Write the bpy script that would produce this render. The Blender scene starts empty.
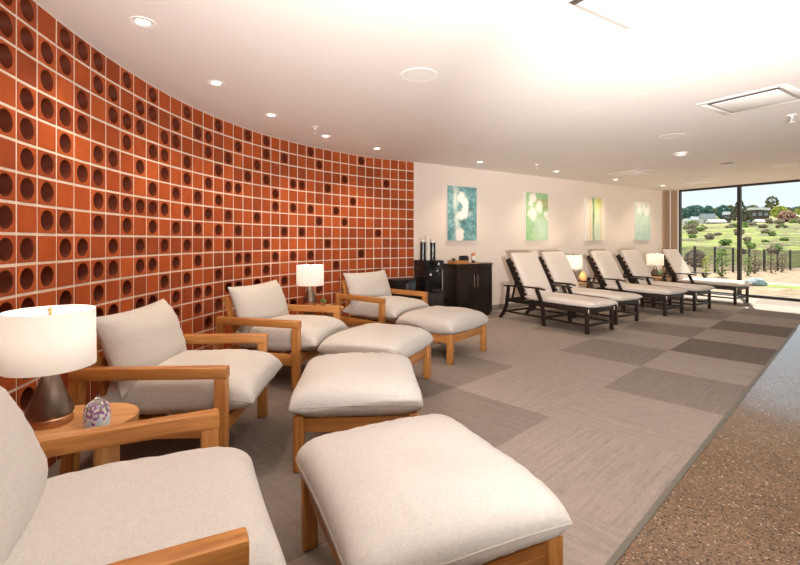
import bpy, bmesh, math, random
from mathutils import Vector, Matrix, noise
random.seed(7)
PI = math.pi
R = math.radians
C = bpy.context.scene.collection
sc = bpy.context.scene
H = 1.38          # eye height
F = 444.0         # focal length in pixels
CEIL = 2.76
# ------------------------------------------------------------------ materials
def new_mat(name):
    m = bpy.data.materials.new(name); m.use_nodes = True
    nt = m.node_tree; b = nt.nodes['Principled BSDF']
    return m, nt, b
def N(nt, typ, **kw):
    n = nt.nodes.new(typ)
    for k, v in kw.items():
        if k in ('operation', 'blend_type', 'data_type', 'feature', 'interpolation', 'noise_dimensions', 'wave_type', 'bands_direction', 'distance'):
            setattr(n, k, v)
        else:
            n.inputs[k].default_value = v
    return n
def ramp(nt, fac, stops, interp='LINEAR'):
    r = nt.nodes.new('ShaderNodeValToRGB'); r.color_ramp.interpolation = interp
    el = r.color_ramp.elements
    while len(el) < len(stops): el.new(0.5)
    for e, (p, c) in zip(el, stops):
        e.position = p; e.color = (*c, 1) if len(c) == 3 else c
    nt.links.new(fac, r.inputs['Fac'])
    return r.outputs['Color']
def coords(nt, scale=(1, 1, 1), rot=(0, 0, 0), kind='Object'):
    tc = nt.nodes.new('ShaderNodeTexCoord'); mp = nt.nodes.new('ShaderNodeMapping')
    mp.inputs['Scale'].default_value = scale; mp.inputs['Rotation'].default_value = rot
    nt.links.new(tc.outputs[kind], mp.inputs['Vector'])
    return mp.outputs['Vector']
def bump(nt, b, height, strength=0.3, dist=0.01):
    bp = nt.nodes.new('ShaderNodeBump'); bp.inputs['Strength'].default_value = strength
    bp.inputs['Distance'].default_value = dist
    nt.links.new(height, bp.inputs['Height']); nt.links.new(bp.outputs['Normal'], b.inputs['Normal'])
def noise_tex(nt, vec, scale, detail=4, rough=0.55, dist=0.0):
    n = nt.nodes.new('ShaderNodeTexNoise')
    n.inputs['Scale'].default_value = scale; n.inputs['Detail'].default_value = detail
    n.inputs['Roughness'].default_value = rough; n.inputs['Distortion'].default_value = dist
    nt.links.new(vec, n.inputs['Vector'])
    return n.outputs['Fac']
def plain(name, col, rough=0.5, metal=0.0, spec=0.5, var=0.0, scale=8.0, emit=None, es=0.0):
    m, nt, b = new_mat(name)
    b.inputs['Roughness'].default_value = rough; b.inputs['Metallic'].default_value = metal
    b.inputs['Specular IOR Level'].default_value = spec
    v = coords(nt)
    f = noise_tex(nt, v, scale)
    k = var
    c = ramp(nt, f, [(0.3, tuple(x * (1 - k) for x in col)), (0.7, tuple(min(1, x * (1 + k)) for x in col))])
    nt.links.new(c, b.inputs['Base Color'])
    if emit:
        b.inputs['Emission Color'].default_value = (*emit, 1); b.inputs['Emission Strength'].default_value = es
    return m
def wood(name, axis, light, dark, rough=0.42, sc_=1.0):
    m, nt, b = new_mat(name)
    s = [14 * sc_] * 3; s[axis] = 1.1 * sc_
    v = coords(nt, tuple(s))
    f = noise_tex(nt, v, 2.2, 5, 0.6, 0.6)
    c = ramp(nt, f, [(0.28, dark), (0.5, tuple((a + c_) / 2 for a, c_ in zip(light, dark))), (0.72, light)])
    s2 = [90 * sc_] * 3; s2[axis] = 3 * sc_
    f2 = noise_tex(nt, coords(nt, tuple(s2)), 2.0, 2)
    mx = N(nt, 'ShaderNodeMix', data_type='RGBA', blend_type='MULTIPLY')
    mx.inputs[0].default_value = 0.5
    g = ramp(nt, f2, [(0.35, (0.72, 0.66, 0.6)), (0.6, (1, 1, 1))])
    nt.links.new(c, mx.inputs[6]); nt.links.new(g, mx.inputs[7])
    nt.links.new(mx.outputs[2], b.inputs['Base Color'])
    b.inputs['Roughness'].default_value = rough
    bump(nt, b, f2, 0.08, 0.002)
    return m
def linen(name, col, sc_=1.0):
    m, nt, b = new_mat(name)
    v1 = coords(nt, (420 * sc_, 40 * sc_, 60 * sc_)); v2 = coords(nt, (40 * sc_, 420 * sc_, 60 * sc_))
    a = noise_tex(nt, v1, 1.0, 2); d = noise_tex(nt, v2, 1.0, 2)
    ad = N(nt, 'ShaderNodeMath', operation='ADD'); nt.links.new(a, ad.inputs[0]); nt.links.new(d, ad.inputs[1])
    hf = N(nt, 'ShaderNodeMath', operation='MULTIPLY'); hf.inputs[1].default_value = 0.5
    nt.links.new(ad.outputs[0], hf.inputs[0])
    c = ramp(nt, hf.outputs[0], [(0.36, tuple(x * 0.88 for x in col)), (0.62, tuple(min(1, x * 1.06) for x in col))])
    nt.links.new(c, b.inputs['Base Color'])
    b.inputs['Roughness'].default_value = 0.92; b.inputs['Specular IOR Level'].default_value = 0.15
    b.inputs['Sheen Weight'].default_value = 0.15
    big = noise_tex(nt, coords(nt), 5.0, 3)
    ad2 = N(nt, 'ShaderNodeMath', operation='MULTIPLY_ADD'); ad2.inputs[1].default_value = 1.5
    nt.links.new(big, ad2.inputs[0]); nt.links.new(hf.outputs[0], ad2.inputs[2])
    bump(nt, b, ad2.outputs[0], 0.25, 0.004)
    return m
M = {}
TL, TD = (0.64, 0.295, 0.08), (0.33, 0.115, 0.028)
for i, a in enumerate('xyz'):
    M['teak_' + a] = wood('teak_' + a, i, TL, TD)
    M['oak_' + a] = wood('oak_' + a, i, (0.62, 0.33, 0.13), (0.42, 0.19, 0.065))
    M['brown_' + a] = wood('brown_' + a, i, (0.024, 0.013, 0.009), (0.011, 0.006, 0.005), 0.4)
    M['espresso_' + a] = wood('espresso_' + a, i, (0.028, 0.017, 0.012), (0.015, 0.010, 0.008), 0.38)
M['linen'] = linen('linen', (0.59, 0.555, 0.52))
M['piping'] = linen('piping', (0.50, 0.455, 0.41), 2)
M['chaise_fabric'] = linen('chaise_fabric', (0.74, 0.66, 0.59))
M['bronze'] = plain('bronze', (0.22, 0.165, 0.13), 0.30, 1.0, var=0.08, scale=30)
M['copper'] = plain('copper', (0.55, 0.30, 0.17), 0.3, 1.0)
M['gold'] = plain('gold', (0.85, 0.55, 0.22), 0.25, 1.0)
M['chrome'] = plain('chrome', (0.75, 0.73, 0.70), 0.2, 1.0)
M['black_gloss'] = plain('black_gloss', (0.010, 0.010, 0.011), 0.18, var=0.1)
M['black_matte'] = plain('black_matte', (0.014, 0.013, 0.013), 0.55, var=0.1)
M['dark_metal'] = plain('dark_metal', (0.085, 0.075, 0.068), 0.4, 0.6, var=0.06)
M['white_plastic'] = plain('white_plastic', (0.85, 0.83, 0.80), 0.35)
M['white_card'] = plain('white_card', (0.82, 0.80, 0.76), 0.6)
M['fixture_white'] = plain('fixture_white', (0.88, 0.85, 0.82), 0.5)
M['can_inner'] = plain('can_inner', (0.75, 0.70, 0.64), 0.35)
M['lamp_lens'] = plain('lamp_lens', (1, 0.95, 0.85), 0.4, emit=(1.0, 0.86, 0.66), es=6.0)
M['vent_gap'] = plain('vent_gap', (0.06, 0.05, 0.045), 0.7)
M['vent_grey'] = plain('vent_grey', (0.38, 0.35, 0.32), 0.6)
M['window_frame'] = plain('window_frame', (0.030, 0.024, 0.020), 0.45, 0.2)
M['trim_metal'] = plain('trim_metal', (0.20, 0.185, 0.155), 0.5, 0.2, var=0.06, scale=20)
M['orange'] = plain('orange', (0.75, 0.25, 0.06), 0.5)
M['amber'] = plain('amber', (0.85, 0.45, 0.18), 0.5, var=0.25, scale=30, emit=(1.0, 0.45, 0.14), es=0.25)
M['green'] = plain('green', (0.12, 0.28, 0.08), 0.6, var=0.3, scale=60)
M['green_glass'] = plain('green_glass', (0.10, 0.22, 0.08), 0.2)
M['pot'] = plain('pot', (0.45, 0.24, 0.12), 0.6)
M['grey_base'] = plain('grey_base', (0.27, 0.235, 0.21), 0.5)
M['pier'] = plain('pier', (0.40, 0.27, 0.175), 0.8, var=0.04)

def mat_shade(name, col, em, es):
    m, nt, b = new_mat(name)
    b.inputs['Base Color'].default_value = (*col, 1); b.inputs['Roughness'].default_value = 0.9
    b.inputs['Specular IOR Level'].default_value = 0.1
    v = coords(nt, (300, 300, 300)); f = noise_tex(nt, v, 1, 2); bump(nt, b, f, 0.08, 0.002)
    tr = N(nt, 'ShaderNodeBsdfTranslucent'); tr.inputs['Color'].default_value = (*col, 1)
    mx = N(nt, 'ShaderNodeMixShader'); mx.inputs[0].default_value = 0.4
    nt.links.new(b.outputs[0], mx.inputs[1]); nt.links.new(tr.outputs[0], mx.inputs[2])
    nt.links.new(mx.outputs[0], nt.nodes['Material Output'].inputs['Surface'])
    return m
M['shade'] = mat_shade('shade', (0.92, 0.90, 0.87), None, 0)

def mat_tile(name, col):
    m, nt, b = new_mat(name)
    f = noise_tex(nt, coords(nt), 9, 6, 0.65)
    c = ramp(nt, f, [(0.3, tuple(x * 0.86 for x in col)), (0.7, tuple(x * 1.1 for x in col))])
    nt.links.new(c, b.inputs['Base Color']); b.inputs['Roughness'].default_value = 0.62
    b.inputs['Specular IOR Level'].default_value = 0.18
    bump(nt, b, noise_tex(nt, coords(nt), 60, 3), 0.15, 0.003)
    return m
TILES = [mat_tile('terracotta_%d' % i, c) for i, c in enumerate([(0.41, 0.080, 0.019), (0.36, 0.069, 0.017), (0.31, 0.060, 0.017), (0.45, 0.094, 0.022)])]
M['tile_inner_shaded'] = mat_tile('tile_inner_shaded', (0.115, 0.020, 0.006))  # terracotta darkened in the colour to deepen the shade inside the holes
M['grout'] = plain('grout', (0.74, 0.63, 0.52), 0.9, var=0.08, scale=40)

def mat_wall(name, col, sc_=120, st=0.25):
    m, nt, b = new_mat(name)
    f = noise_tex(nt, coords(nt), 1.2, 2)
    c = ramp(nt, f, [(0.3, tuple(x * 0.985 for x in col)), (0.7, col)])
    nt.links.new(c, b.inputs['Base Color']); b.inputs['Roughness'].default_value = 0.85
    b.inputs['Specular IOR Level'].default_value = 0.2
    bump(nt, b, noise_tex(nt, coords(nt), sc_, 3), st, 0.004)
    return m
M['wallpaper'] = mat_wall('wallpaper', (0.80, 0.70, 0.62))
M['ceiling'] = mat_wall('ceiling', (0.80, 0.745, 0.70), 20, 0.02)
M['wall_plain'] = mat_wall('wall_plain', (0.76, 0.70, 0.64))

def math_half(nt, v):
    n = N(nt, 'ShaderNodeMath', operation='MULTIPLY_ADD'); n.inputs[1].default_value = 0.45; n.inputs[2].default_value = 0.275
    nt.links.new(v, n.inputs[0]); return n.outputs[0]
def mat_carpet(name, col, ang):
    m, nt, b = new_mat(name)
    base = coords(nt, (1, 1, 1), (0, 0, ang))
    def sc(v3):
        mp = nt.nodes.new('ShaderNodeMapping'); mp.inputs['Scale'].default_value = v3
        nt.links.new(base, mp.inputs['Vector']); return mp.outputs['Vector']
    f = noise_tex(nt, sc((42, 2.0, 1)), 1.0, 5, 0.62)
    f3 = noise_tex(nt, sc((120, 16, 1)), 1.6, 3, 0.6)
    f4 = noise_tex(nt, sc((9, 9, 1)), 1.6, 5, 0.7)
    a1 = N(nt, 'ShaderNodeMath', operation='ADD'); nt.links.new(f, a1.inputs[0]); nt.links.new(f3, a1.inputs[1])
    a2 = N(nt, 'ShaderNodeMath', operation='ADD'); nt.links.new(a1.outputs[0], a2.inputs[0]); nt.links.new(math_half(nt, f4), a2.inputs[1])
    hf = N(nt, 'ShaderNodeMath', operation='MULTIPLY'); hf.inputs[1].default_value = 0.3333; nt.links.new(a2.outputs[0], hf.inputs[0])
    c = ramp(nt, hf.outputs[0], [(0.40, tuple(x * 0.76 for x in col)), (0.50, col), (0.60, tuple(x * 1.15 for x in col))])
    nt.links.new(c, b.inputs['Base Color']); b.inputs['Roughness'].default_value = 0.95
    b.inputs['Specular IOR Level'].default_value = 0.1
    w = N(nt, 'ShaderNodeTexWave', wave_type='BANDS', bands_direction='X'); w.inputs['Scale'].default_value = 1.0
    w.inputs['Distortion'].default_value = 0.6
    nt.links.new(sc((34, 34, 34)), w.inputs['Vector'])
    ad = N(nt, 'ShaderNodeMath', operation='ADD'); nt.links.new(w.outputs['Fac'], ad.inputs[0]); nt.links.new(f, ad.inputs[1])
    bump(nt, b, ad.outputs[0], 0.4, 0.004)
    return m
def mat_terrazzo():
    m, nt, b = new_mat('polished_concrete')
    base = ramp(nt, noise_tex(nt, coords(nt), 2.2, 6, 0.6), [(0.3, (0.17, 0.108, 0.062)), (0.7, (0.255, 0.165, 0.10))])
    cur = base
    for scale, th, cols in ((88, 0.34, [(0.0, (0.06, 0.04, 0.03)), (0.45, (0.13, 0.085, 0.06)), (0.6, (0.36, 0.24, 0.16)), (0.8, (0.10, 0.07, 0.055))]), (62, 0.30, [(0.0, (0.045, 0.03, 0.025)), (0.32, (0.10, 0.06, 0.045)), (0.55, (0.40, 0.17, 0.09)), (0.68, (0.55, 0.44, 0.34)), (0.86, (0.16, 0.12, 0.10))]),
                            (118, 0.26, [(0.0, (0.05, 0.035, 0.03)), (0.4, (0.42, 0.30, 0.21)), (0.62, (0.52, 0.20, 0.10)), (0.8, (0.62, 0.52, 0.42))])):
        vo = N(nt, 'ShaderNodeTexVoronoi'); vo.inputs['Scale'].default_value = scale
        nt.links.new(coords(nt), vo.inputs['Vector'])
        sep = N(nt, 'ShaderNodeSeparateColor'); nt.links.new(vo.outputs['Color'], sep.inputs[0])
        chip = ramp(nt, sep.outputs[0], cols, 'CONSTANT')
        # chip radius varies per cell
        ml = N(nt, 'ShaderNodeMath', operation='MULTIPLY'); ml.inputs[1].default_value = th * 1.5
        nt.links.new(sep.outputs[1], ml.inputs[0])
        lt = N(nt, 'ShaderNodeMath', operation='LESS_THAN')
        nt.links.new(vo.outputs['Distance'], lt.inputs[0]); nt.links.new(ml.outputs[0], lt.inputs[1])
        mx = N(nt, 'ShaderNodeMix', data_type='RGBA')
        nt.links.new(lt.outputs[0], mx.inputs[0]); nt.links.new(cur, mx.inputs[6]); nt.links.new(chip, mx.inputs[7])
        cur = mx.outputs[2]
    nt.links.new(cur, b.inputs['Base Color'])
    rr = ramp(nt, noise_tex(nt, coords(nt), 3, 4), [(0.35, (0.09,) * 3), (0.7, (0.17,) * 3)])
    nt.links.new(rr, b.inputs['Roughness']); b.inputs['Specular IOR Level'].default_value = 0.7
    return m
M['concrete'] = mat_terrazzo()
def mat_glass():
    m = bpy.data.materials.new('glass_pane'); m.use_nodes = True; nt = m.node_tree
    for n in list(nt.nodes):
        if n.type != 'OUTPUT_MATERIAL': nt.nodes.remove(n)
    t = N(nt, 'ShaderNodeBsdfTransparent'); t.inputs['Color'].default_value = (0.95, 0.97, 0.96, 1)
    g = N(nt, 'ShaderNodeBsdfGlossy'); g.inputs['Roughness'].default_value = 0.02
    lw = N(nt, 'ShaderNodeLayerWeight'); lw.inputs['Blend'].default_value = 0.15
    mp = N(nt, 'ShaderNodeMath', operation='MULTIPLY'); mp.inputs[1].default_value = 0.25
    nt.links.new(lw.outputs['Fresnel'], mp.inputs[0])
    mx = N(nt, 'ShaderNodeMixShader'); nt.links.new(mp.outputs[0], mx.inputs[0])
    nt.links.new(t.outputs[0], mx.inputs[1]); nt.links.new(g.outputs[0], mx.inputs[2])
    nt.links.new(mx.outputs[0], nt.nodes['Material Output'].inputs['Surface'])
    return m
M['glass'] = mat_glass()

# ------------------------------------------------------------------ mesh helpers
def NB(): return bmesh.new()
def add_box(bm, cx, cy, cz, sx, sy, sz, bev=0.0, rot=None, mi=0, seg=2):
    r = bmesh.ops.create_cube(bm, size=1.0)
    vs = r['verts']
    bmesh.ops.scale(bm, vec=(sx, sy, sz), verts=vs)
    if bev > 0:
        es = list({e for v in vs for e in v.link_edges})
        rb = bmesh.ops.bevel(bm, geom=es, offset=bev, segments=seg, profile=0.5, affect='EDGES', clamp_overlap=True)
        vs = list({v for f in rb['faces'] for v in f.verts} | {v for v in vs if v.is_valid})
    if rot is not None: bmesh.ops.rotate(bm, cent=(0, 0, 0), matrix=rot, verts=vs)
    bmesh.ops.translate(bm, vec=(cx, cy, cz), verts=vs)
    if mi:
        for f in {f for v in vs for f in v.link_faces}: f.material_index = mi
    return vs
def add_beam(bm, p0, p1, w, h, bev=0.0, up=(0, 0, 1)):
    """box bar from p0 to p1; w across, h along 'up'"""
    p0 = Vector(p0); p1 = Vector(p1); d = p1 - p0; L = d.length; d.normalize()
    up = Vector(up)
    if abs(d.dot(up)) > 0.98: up = Vector((1, 0, 0))
    s = d.cross(up).normalized(); u = s.cross(d).normalized()
    mt = Matrix((d, s, u)).transposed()
    c = (p0 + p1) / 2
    return add_box(bm, c.x, c.y, c.z, L, w, h, bev, mt)
def add_path(bm, pts, w, h, side):
    """rectangular section swept along pts; side = constant sideways vector"""
    side = Vector(side).normalized(); rings = []
    pts = [Vector(p) for p in pts]
    for i, p in enumerate(pts):
        d = (pts[min(i + 1, len(pts) - 1)] - pts[max(i - 1, 0)]).normalized()
        nn = side.cross(d).normalized()
        rings.append([bm.verts.new(p + side * (w / 2 * a) + nn * (h / 2 * b)) for a, b in ((-1, -1), (1, -1), (1, 1), (-1, 1))])
    for a, b in zip(rings, rings[1:]):
        for j in range(4): bm.faces.new((a[j], a[(j + 1) % 4], b[(j + 1) % 4], b[j]))
    bm.faces.new(rings[0][::-1]); bm.faces.new(rings[-1])
def add_tube(bm, pts, r, seg=8, closed=False):
    pts = [Vector(p) for p in pts]; rings = []; n = len(pts)
    for i, p in enumerate(pts):
        a = pts[(i - 1) % n] if closed or i > 0 else p
        b = pts[(i + 1) % n] if closed or i < n - 1 else p
        d = (b - a).normalized()
        up = Vector((0, 0, 1)) if abs(d.z) < 0.95 else Vector((1, 0, 0))
        s = d.cross(up).normalized(); u = s.cross(d)
        rr = r[i] if isinstance(r, (list, tuple)) else r
        rings.append([bm.verts.new(p + s * (rr * math.cos(2 * PI * k / seg)) + u * (rr * math.sin(2 * PI * k / seg))) for k in range(seg)])
    prs = list(zip(rings, rings[1:]))
    if closed: prs.append((rings[-1], rings[0]))
    for a, b in prs:
        for j in range(seg): bm.faces.new((a[j], a[(j + 1) % seg], b[(j + 1) % seg], b[j]))
    if not closed:
        bm.faces.new(rings[0][::-1]); bm.faces.new(rings[-1])
def add_lathe(bm, prof, cx=0, cy=0, cz=0, seg=32, cap=True, mi=0):
    rings = []
    fs = []
    for r, z in prof:
        rings.append([bm.verts.new((cx + r * math.cos(2 * PI * k / seg), cy + r * math.sin(2 * PI * k / seg), cz + z)) for k in range(seg)])
    for a, b in zip(rings, rings[1:]):
        for j in range(seg): fs.append(bm.faces.new((a[j], a[(j + 1) % seg], b[(j + 1) % seg], b[j])))
    if cap:
        fs.append(bm.faces.new(rings[0][::-1])); fs.append(bm.faces.new(rings[-1]))
    for f in fs: f.material_index = mi
def link(name, bm, mats, parent=None, smooth=True, loc=None, rot=None):
    bmesh.ops.recalc_face_normals(bm, faces=bm.faces)
    me = bpy.data.meshes.new(name); bm.to_mesh(me); bm.free()
    if not isinstance(mats, (list, tuple)): mats = [mats]
    for m in mats: me.materials.append(m)
    o = bpy.data.objects.new(name, me); C.objects.link(o)
    if smooth:
        for p in me.polygons: p.use_smooth = True
        try:
            me.set_sharp_from_angle(angle=R(35))
        except Exception: pass
    if parent: o.parent = parent
    if loc: o.location = loc
    if rot: o.rotation_euler = rot
    return o
def tag(o, label=None, cat=None, group=None, kind=None):
    if label: o['label'] = label
    if cat: o['category'] = cat
    if group: o['group'] = group
    if kind: o['kind'] = kind
    return o
def thing(name, label, cat, loc=(0, 0, 0), rz=0, group=None):
    o = bpy.data.objects.new(name, None); C.objects.link(o)
    o.empty_display_size = 0.1
    o.location = loc; o.rotation_euler = (0, 0, rz)
    return tag(o, label, cat, group)
def copy_tree(o, parent=None):
    c = o.copy(); C.objects.link(c)
    if parent: c.parent = parent
    for ch in [x for x in C.objects if x.parent == o]: copy_tree(ch, c)
    return c
def dup(o, loc, rz, label, group=None):
    c = copy_tree(o); c.location = loc; c.rotation_euler = (0, 0, rz); c['label'] = label
    if group: c['group'] = group
    return c
def struct(name, bm, mats, smooth=False):
    o = link(name, bm, mats, None, smooth); o['kind'] = 'structure'; return o

def pillow(bm, w, l, t, top=0.6, p=4.0, q=0.5, n=36, pinch=0.05, wr=0.006, seed=0.0, ear=0.02, sag=0.10, corner=0.0):
    """soft cushion about the origin: seam in the z=0 plane. Returns the seam outline."""
    def pos(u, v, s):
        x = w / 2 * u * (1 - pinch * (1 - v * v) * abs(u) ** 3)
        y = l / 2 * v * (1 - pinch * (1 - u * u) * abs(v) ** 3)
        rr = max(0.0, (abs(u) * abs(v)) - 0.62) / 0.38
        x -= corner * rr * rr * math.copysign(1, u); y -= corner * rr * rr * math.copysign(1, v)
        e = max(0.0, (1 - abs(u) ** p) * (1 - abs(v) ** p)) ** q
        e *= 1 - sag * (u * u + v * v) / 2
        edge = max(abs(u), abs(v))
        ew = max(0.0, min(1, (edge - 0.35) / 0.4)) * (1 if edge < 0.97 else (1 - edge) / 0.03)
        if abs(u) > abs(v): wn = noise.noise(Vector((u * 1.6, v * 13.0, seed + s)))
        else: wn = noise.noise(Vector((u * 13.0, v * 1.6, seed + 3.3 + s)))
        low = noise.noise(Vector((u * 1.8, v * 1.8, seed + 7.7 * s)))
        h = (t * top if s > 0 else t * (1 - top)) * e
        z = s * h + (wr * wn * ew + wr * 1.6 * low * e)
        z += ear * (abs(u) * abs(v)) ** 6
        return (x, y, z)
    g = {}
    def mp(k):   # denser near the border
        a = -1 + 2 * k / n
        return math.sin(a * PI / 2)
    for s in (1, -1):
        for i in range(n + 1):
            for j in range(n + 1):
                if s < 0 and (i in (0, n) or j in (0, n)): g[(s, i, j)] = g[(1, i, j)]; continue
                g[(s, i, j)] = bm.verts.new(pos(mp(i), mp(j), s))
    for s in (1, -1):
        for i in range(n):
            for j in range(n):
                q4 = [g[(s, i, j)], g[(s, i + 1, j)], g[(s, i + 1, j + 1)], g[(s, i, j + 1)]]
                bm.faces.new(q4 if s > 0 else q4[::-1])
    ring = [(i, 0) for i in range(n)] + [(n, j) for j in range(n)] + [(i, n) for i in range(n, 0, -1)] + [(0, j) for j in range(n, 0, -1)]
    return [g[(1, i, j)].co.copy() for i, j in ring]
def cushion(name, parent, mat, w, l, t, loc, rot=(0, 0, 0), pipe=True, **kw):
    bm = NB(); ring = pillow(bm, w, l, t, **kw)
    o = link(name, bm, mat, parent, True, loc, rot)
    if pipe:
        b2 = NB(); rr = [ring[0]]
        for p in ring[1:]:
            if (p - rr[-1]).length > 0.008: rr.append(p)
        if (rr[-1] - rr[0]).length < 0.008: rr.pop()
        add_tube(b2, rr, 0.0035, 6, True)
        link('piping', b2, M['piping'], o)
    return o

# ------------------------------------------------------------------ room frame
P0 = Vector((0.246, 7.795, 0)); U = Vector((0.843, 0.537, 0)).normalized(); NN = Vector((U.y, -U.x, 0))
AW = math.atan2(U.y, U.x)
def W(t, d, z=0.0): return P0 + U * t + NN * d + Vector((0, 0, z))
UC = 8.62      # t of the corner with the window wall
DMAX = 10.0

# curved tile wall: measured plan positions of each grout joint
PTS = [(-2.11, 2.579), (-2.138, 2.76), (-2.162, 2.942), (-2.181, 3.126), (-2.196, 3.311), (-2.206, 3.496), (-2.21, 3.68), (-2.209, 3.864), (-2.201, 4.046), (-2.188, 4.226), (-2.168, 4.404), (-2.142, 4.579), (-2.109, 4.752), (-2.07, 4.922), (-2.025, 5.089), (-1.974, 5.253), (-1.916, 5.413), (-1.853, 5.57), (-1.784, 5.722), (-1.709, 5.871), (-1.629, 6.016), (-1.544, 6.157), (-1.454, 6.294), (-1.359, 6.428), (-1.259, 6.559), (-1.155, 6.686), (-1.046, 6.812), (-0.933, 6.935), (-0.816, 7.055), (-0.695, 7.173), (-0.569, 7.288), (-0.44, 7.399), (-0.303, 7.478), (-0.166, 7.557), (-0.029, 7.637), (0.109, 7.716), (0.246, 7.795)]
PTS = [Vector((a, b, 0)) for a, b in PTS]
ext = []; p = PTS[0].copy(); hd = R(99)
for i in range(12):
    hd += R(1.3); p = p - Vector((math.cos(hd), math.sin(hd), 0)) * 0.18; ext.append(p.copy())
NEXT = len(ext)
COLS = ext[::-1] + PTS
HOLES = {-1: [0, 1, 2, 4, 6, 7, 8, 9, 10], 0: [0, 1, 3, 4, 5, 6, 8, 9, 10, 12, 13], 1: [1, 2, 3, 5, 6, 7, 9, 12], 2: [0, 1, 3, 4, 5, 7, 8, 10, 11],
 3: [0, 2, 3, 5, 8, 9, 11], 4: [0, 1, 4, 5, 6, 7, 9, 10, 11], 5: [1, 2, 4, 6, 8, 9, 11], 6: [0, 2, 3, 5, 6, 7, 10], 7: [1, 2, 4, 6, 8, 9, 11],
 8: [0, 1, 3, 5, 6, 7, 9, 11], 9: [2, 3, 4, 6, 8, 10], 10: [1, 2, 5, 7, 9, 11, 12], 11: [0, 3, 4, 6, 8, 10], 12: [1, 5, 7, 9, 11, 12], 13: [1, 2, 4, 6, 8, 11, 13],
 14: [0, 3, 5, 7, 10, 12], 15: [2, 4, 6, 8, 11], 16: [1, 4, 7, 9, 11, 13], 17: [0, 3, 9, 10], 18: [2, 6, 11], 19: [0, 1, 3, 8, 10, 13], 20: [4, 5, 9, 12], 21: [1, 7, 11],
 22: [3, 5, 9, 13], 23: [3, 7], 24: [0, 5, 9], 25: [1, 6, 12], 26: [3, 8], 27: [5, 10], 28: [2, 6], 29: [4, 13], 30: [0, 9], 31: [12], 32: [7], 33: [2]}
rh = random.Random(3)
for c in range(-NEXT - 1, -1): HOLES[c] = [r for r in range(15) if rh.random() < 0.58]
PITCH = 0.168
def tile_wall():
    bm = NB(); rt = random.Random(5)
    nr = 17; g = 0.0080; SEG = 24; DEP = 0.10
    for ci in range(len(COLS) - 1):
        a, b = COLS[ci], COLS[ci + 1]
        d = (b - a); wl = d.length; d.normalize(); nrm = Vector((d.y, -d.x, 0))   # toward the room
        # grout strip
        q = [bm.verts.new(v) for v in (a, b, b + Vector((0, 0, CEIL)), a + Vector((0, 0, CEIL)))]
        cutn = ci - NEXT + 1
        hs = set(HOLES.get(cutn, []))
        bm.verts.ensure_lookup_table()
        for v in q: bm.verts.remove(v)
        for r in range(nr):
            zt = CEIL - PITCH * r; zb = max(0.0, zt - PITCH)
            if zt - zb < 0.03: continue
            xo = rt.uniform(-.0012, .0012); zo = rt.uniform(-.0012, .0012)
            pr = 0.005 + rt.uniform(-0.001, 0.001)
            mi = rt.choice([0, 0, 0, 1, 1, 2, 2, 3])
            def P(x, z, o): return a + d * x + nrm * o + Vector((0, 0, z))
            x0, x1, z0, z1 = g + xo, wl - g + xo, zb + g + zo, zt - g + zo
            cx, cz = (x0 + x1) / 2, (z0 + z1) / 2
            # grout cell
            full = r in hs and (zt - zb) > 0.16
            outer_g = [P(x, z, 0) for x, z in ((0, zb), (wl, zb), (wl, zt), (0, zt))]
            base = [P(x, z, 0) for x, z in ((x0, z0), (x1, z0), (x1, z1), (x0, z1))]
            front = [P(x, z, pr) for x, z in ((x0 + .002, z0 + .002), (x1 - .002, z0 + .002), (x1 - .002, z1 - .002), (x0 + .002, z1 - .002))]
            og = [bm.verts.new(v) for v in outer_g]; bs = [bm.verts.new(v) for v in base]; fr = [bm.verts.new(v) for v in front]
            for k in range(4):
                k2 = (k + 1) % 4
                f = bm.faces.new((og[k], og[k2], bs[k2], bs[k])); f.material_index = 5
                f = bm.faces.new((bs[k], bs[k2], fr[k2], fr[k])); f.material_index = mi
            if not full:
                f = bm.faces.new(fr); f.material_index = mi
            else:
                rx, rz = wl * 0.355, PITCH * 0.385
                hw, hh = (x1 - x0) / 2 - .002, (z1 - z0) / 2 - .002
                sq = []; el = []
                for k in range(SEG):
                    th = 2 * PI * k / SEG; c_, s_ = math.cos(th), math.sin(th)
                    m_ = 1 / max(abs(c_), abs(s_))
                    sq.append(bm.verts.new(P(cx + hw * c_ * m_, cz + hh * s_ * m_, pr)))
                    el.append([bm.verts.new(P(cx + rx * c_ * f_, cz + rz * s_ * f_, o)) for f_, o in ((1.0, pr), (0.965, pr - .004), (0.93, -DEP))])
                for k in range(SEG):
                    k2 = (k + 1) % SEG
                    f = bm.faces.new((sq[k], sq[k2], el[k2][0], el[k][0])); f.material_index = mi
                    f = bm.faces.new((el[k][0], el[k2][0], el[k2][1], el[k][1])); f.material_index = mi
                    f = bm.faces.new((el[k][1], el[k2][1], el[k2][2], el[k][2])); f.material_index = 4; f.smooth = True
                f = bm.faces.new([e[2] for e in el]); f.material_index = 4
    # solid backing a little behind the recesses
    bk = []
    for ci in range(len(COLS)):
        a = COLS[ci]; pa = COLS[max(ci - 1, 0)]; pb = COLS[min(ci + 1, len(COLS) - 1)]
        d = (pb - pa).normalized(); nrm = Vector((d.y, -d.x, 0))
        o = a - nrm * 0.13
        bk.append((bm.verts.new(o), bm.verts.new(o + Vector((0, 0, CEIL)))))
    for a, b in zip(bk, bk[1:]):
        f = bm.faces.new((a[0], b[0], b[1], a[1])); f.material_index = 5
    me = bpy.data.meshes.new('wall_left'); bm.to_mesh(me); bm.free()
    for m in TILES + [M['tile_inner_shaded'], M['grout']]: me.materials.append(m)
    o = bpy.data.objects.new('wall_left', me); C.objects.link(o); o['kind'] = 'structure'
    return o
tile_wall()

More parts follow.
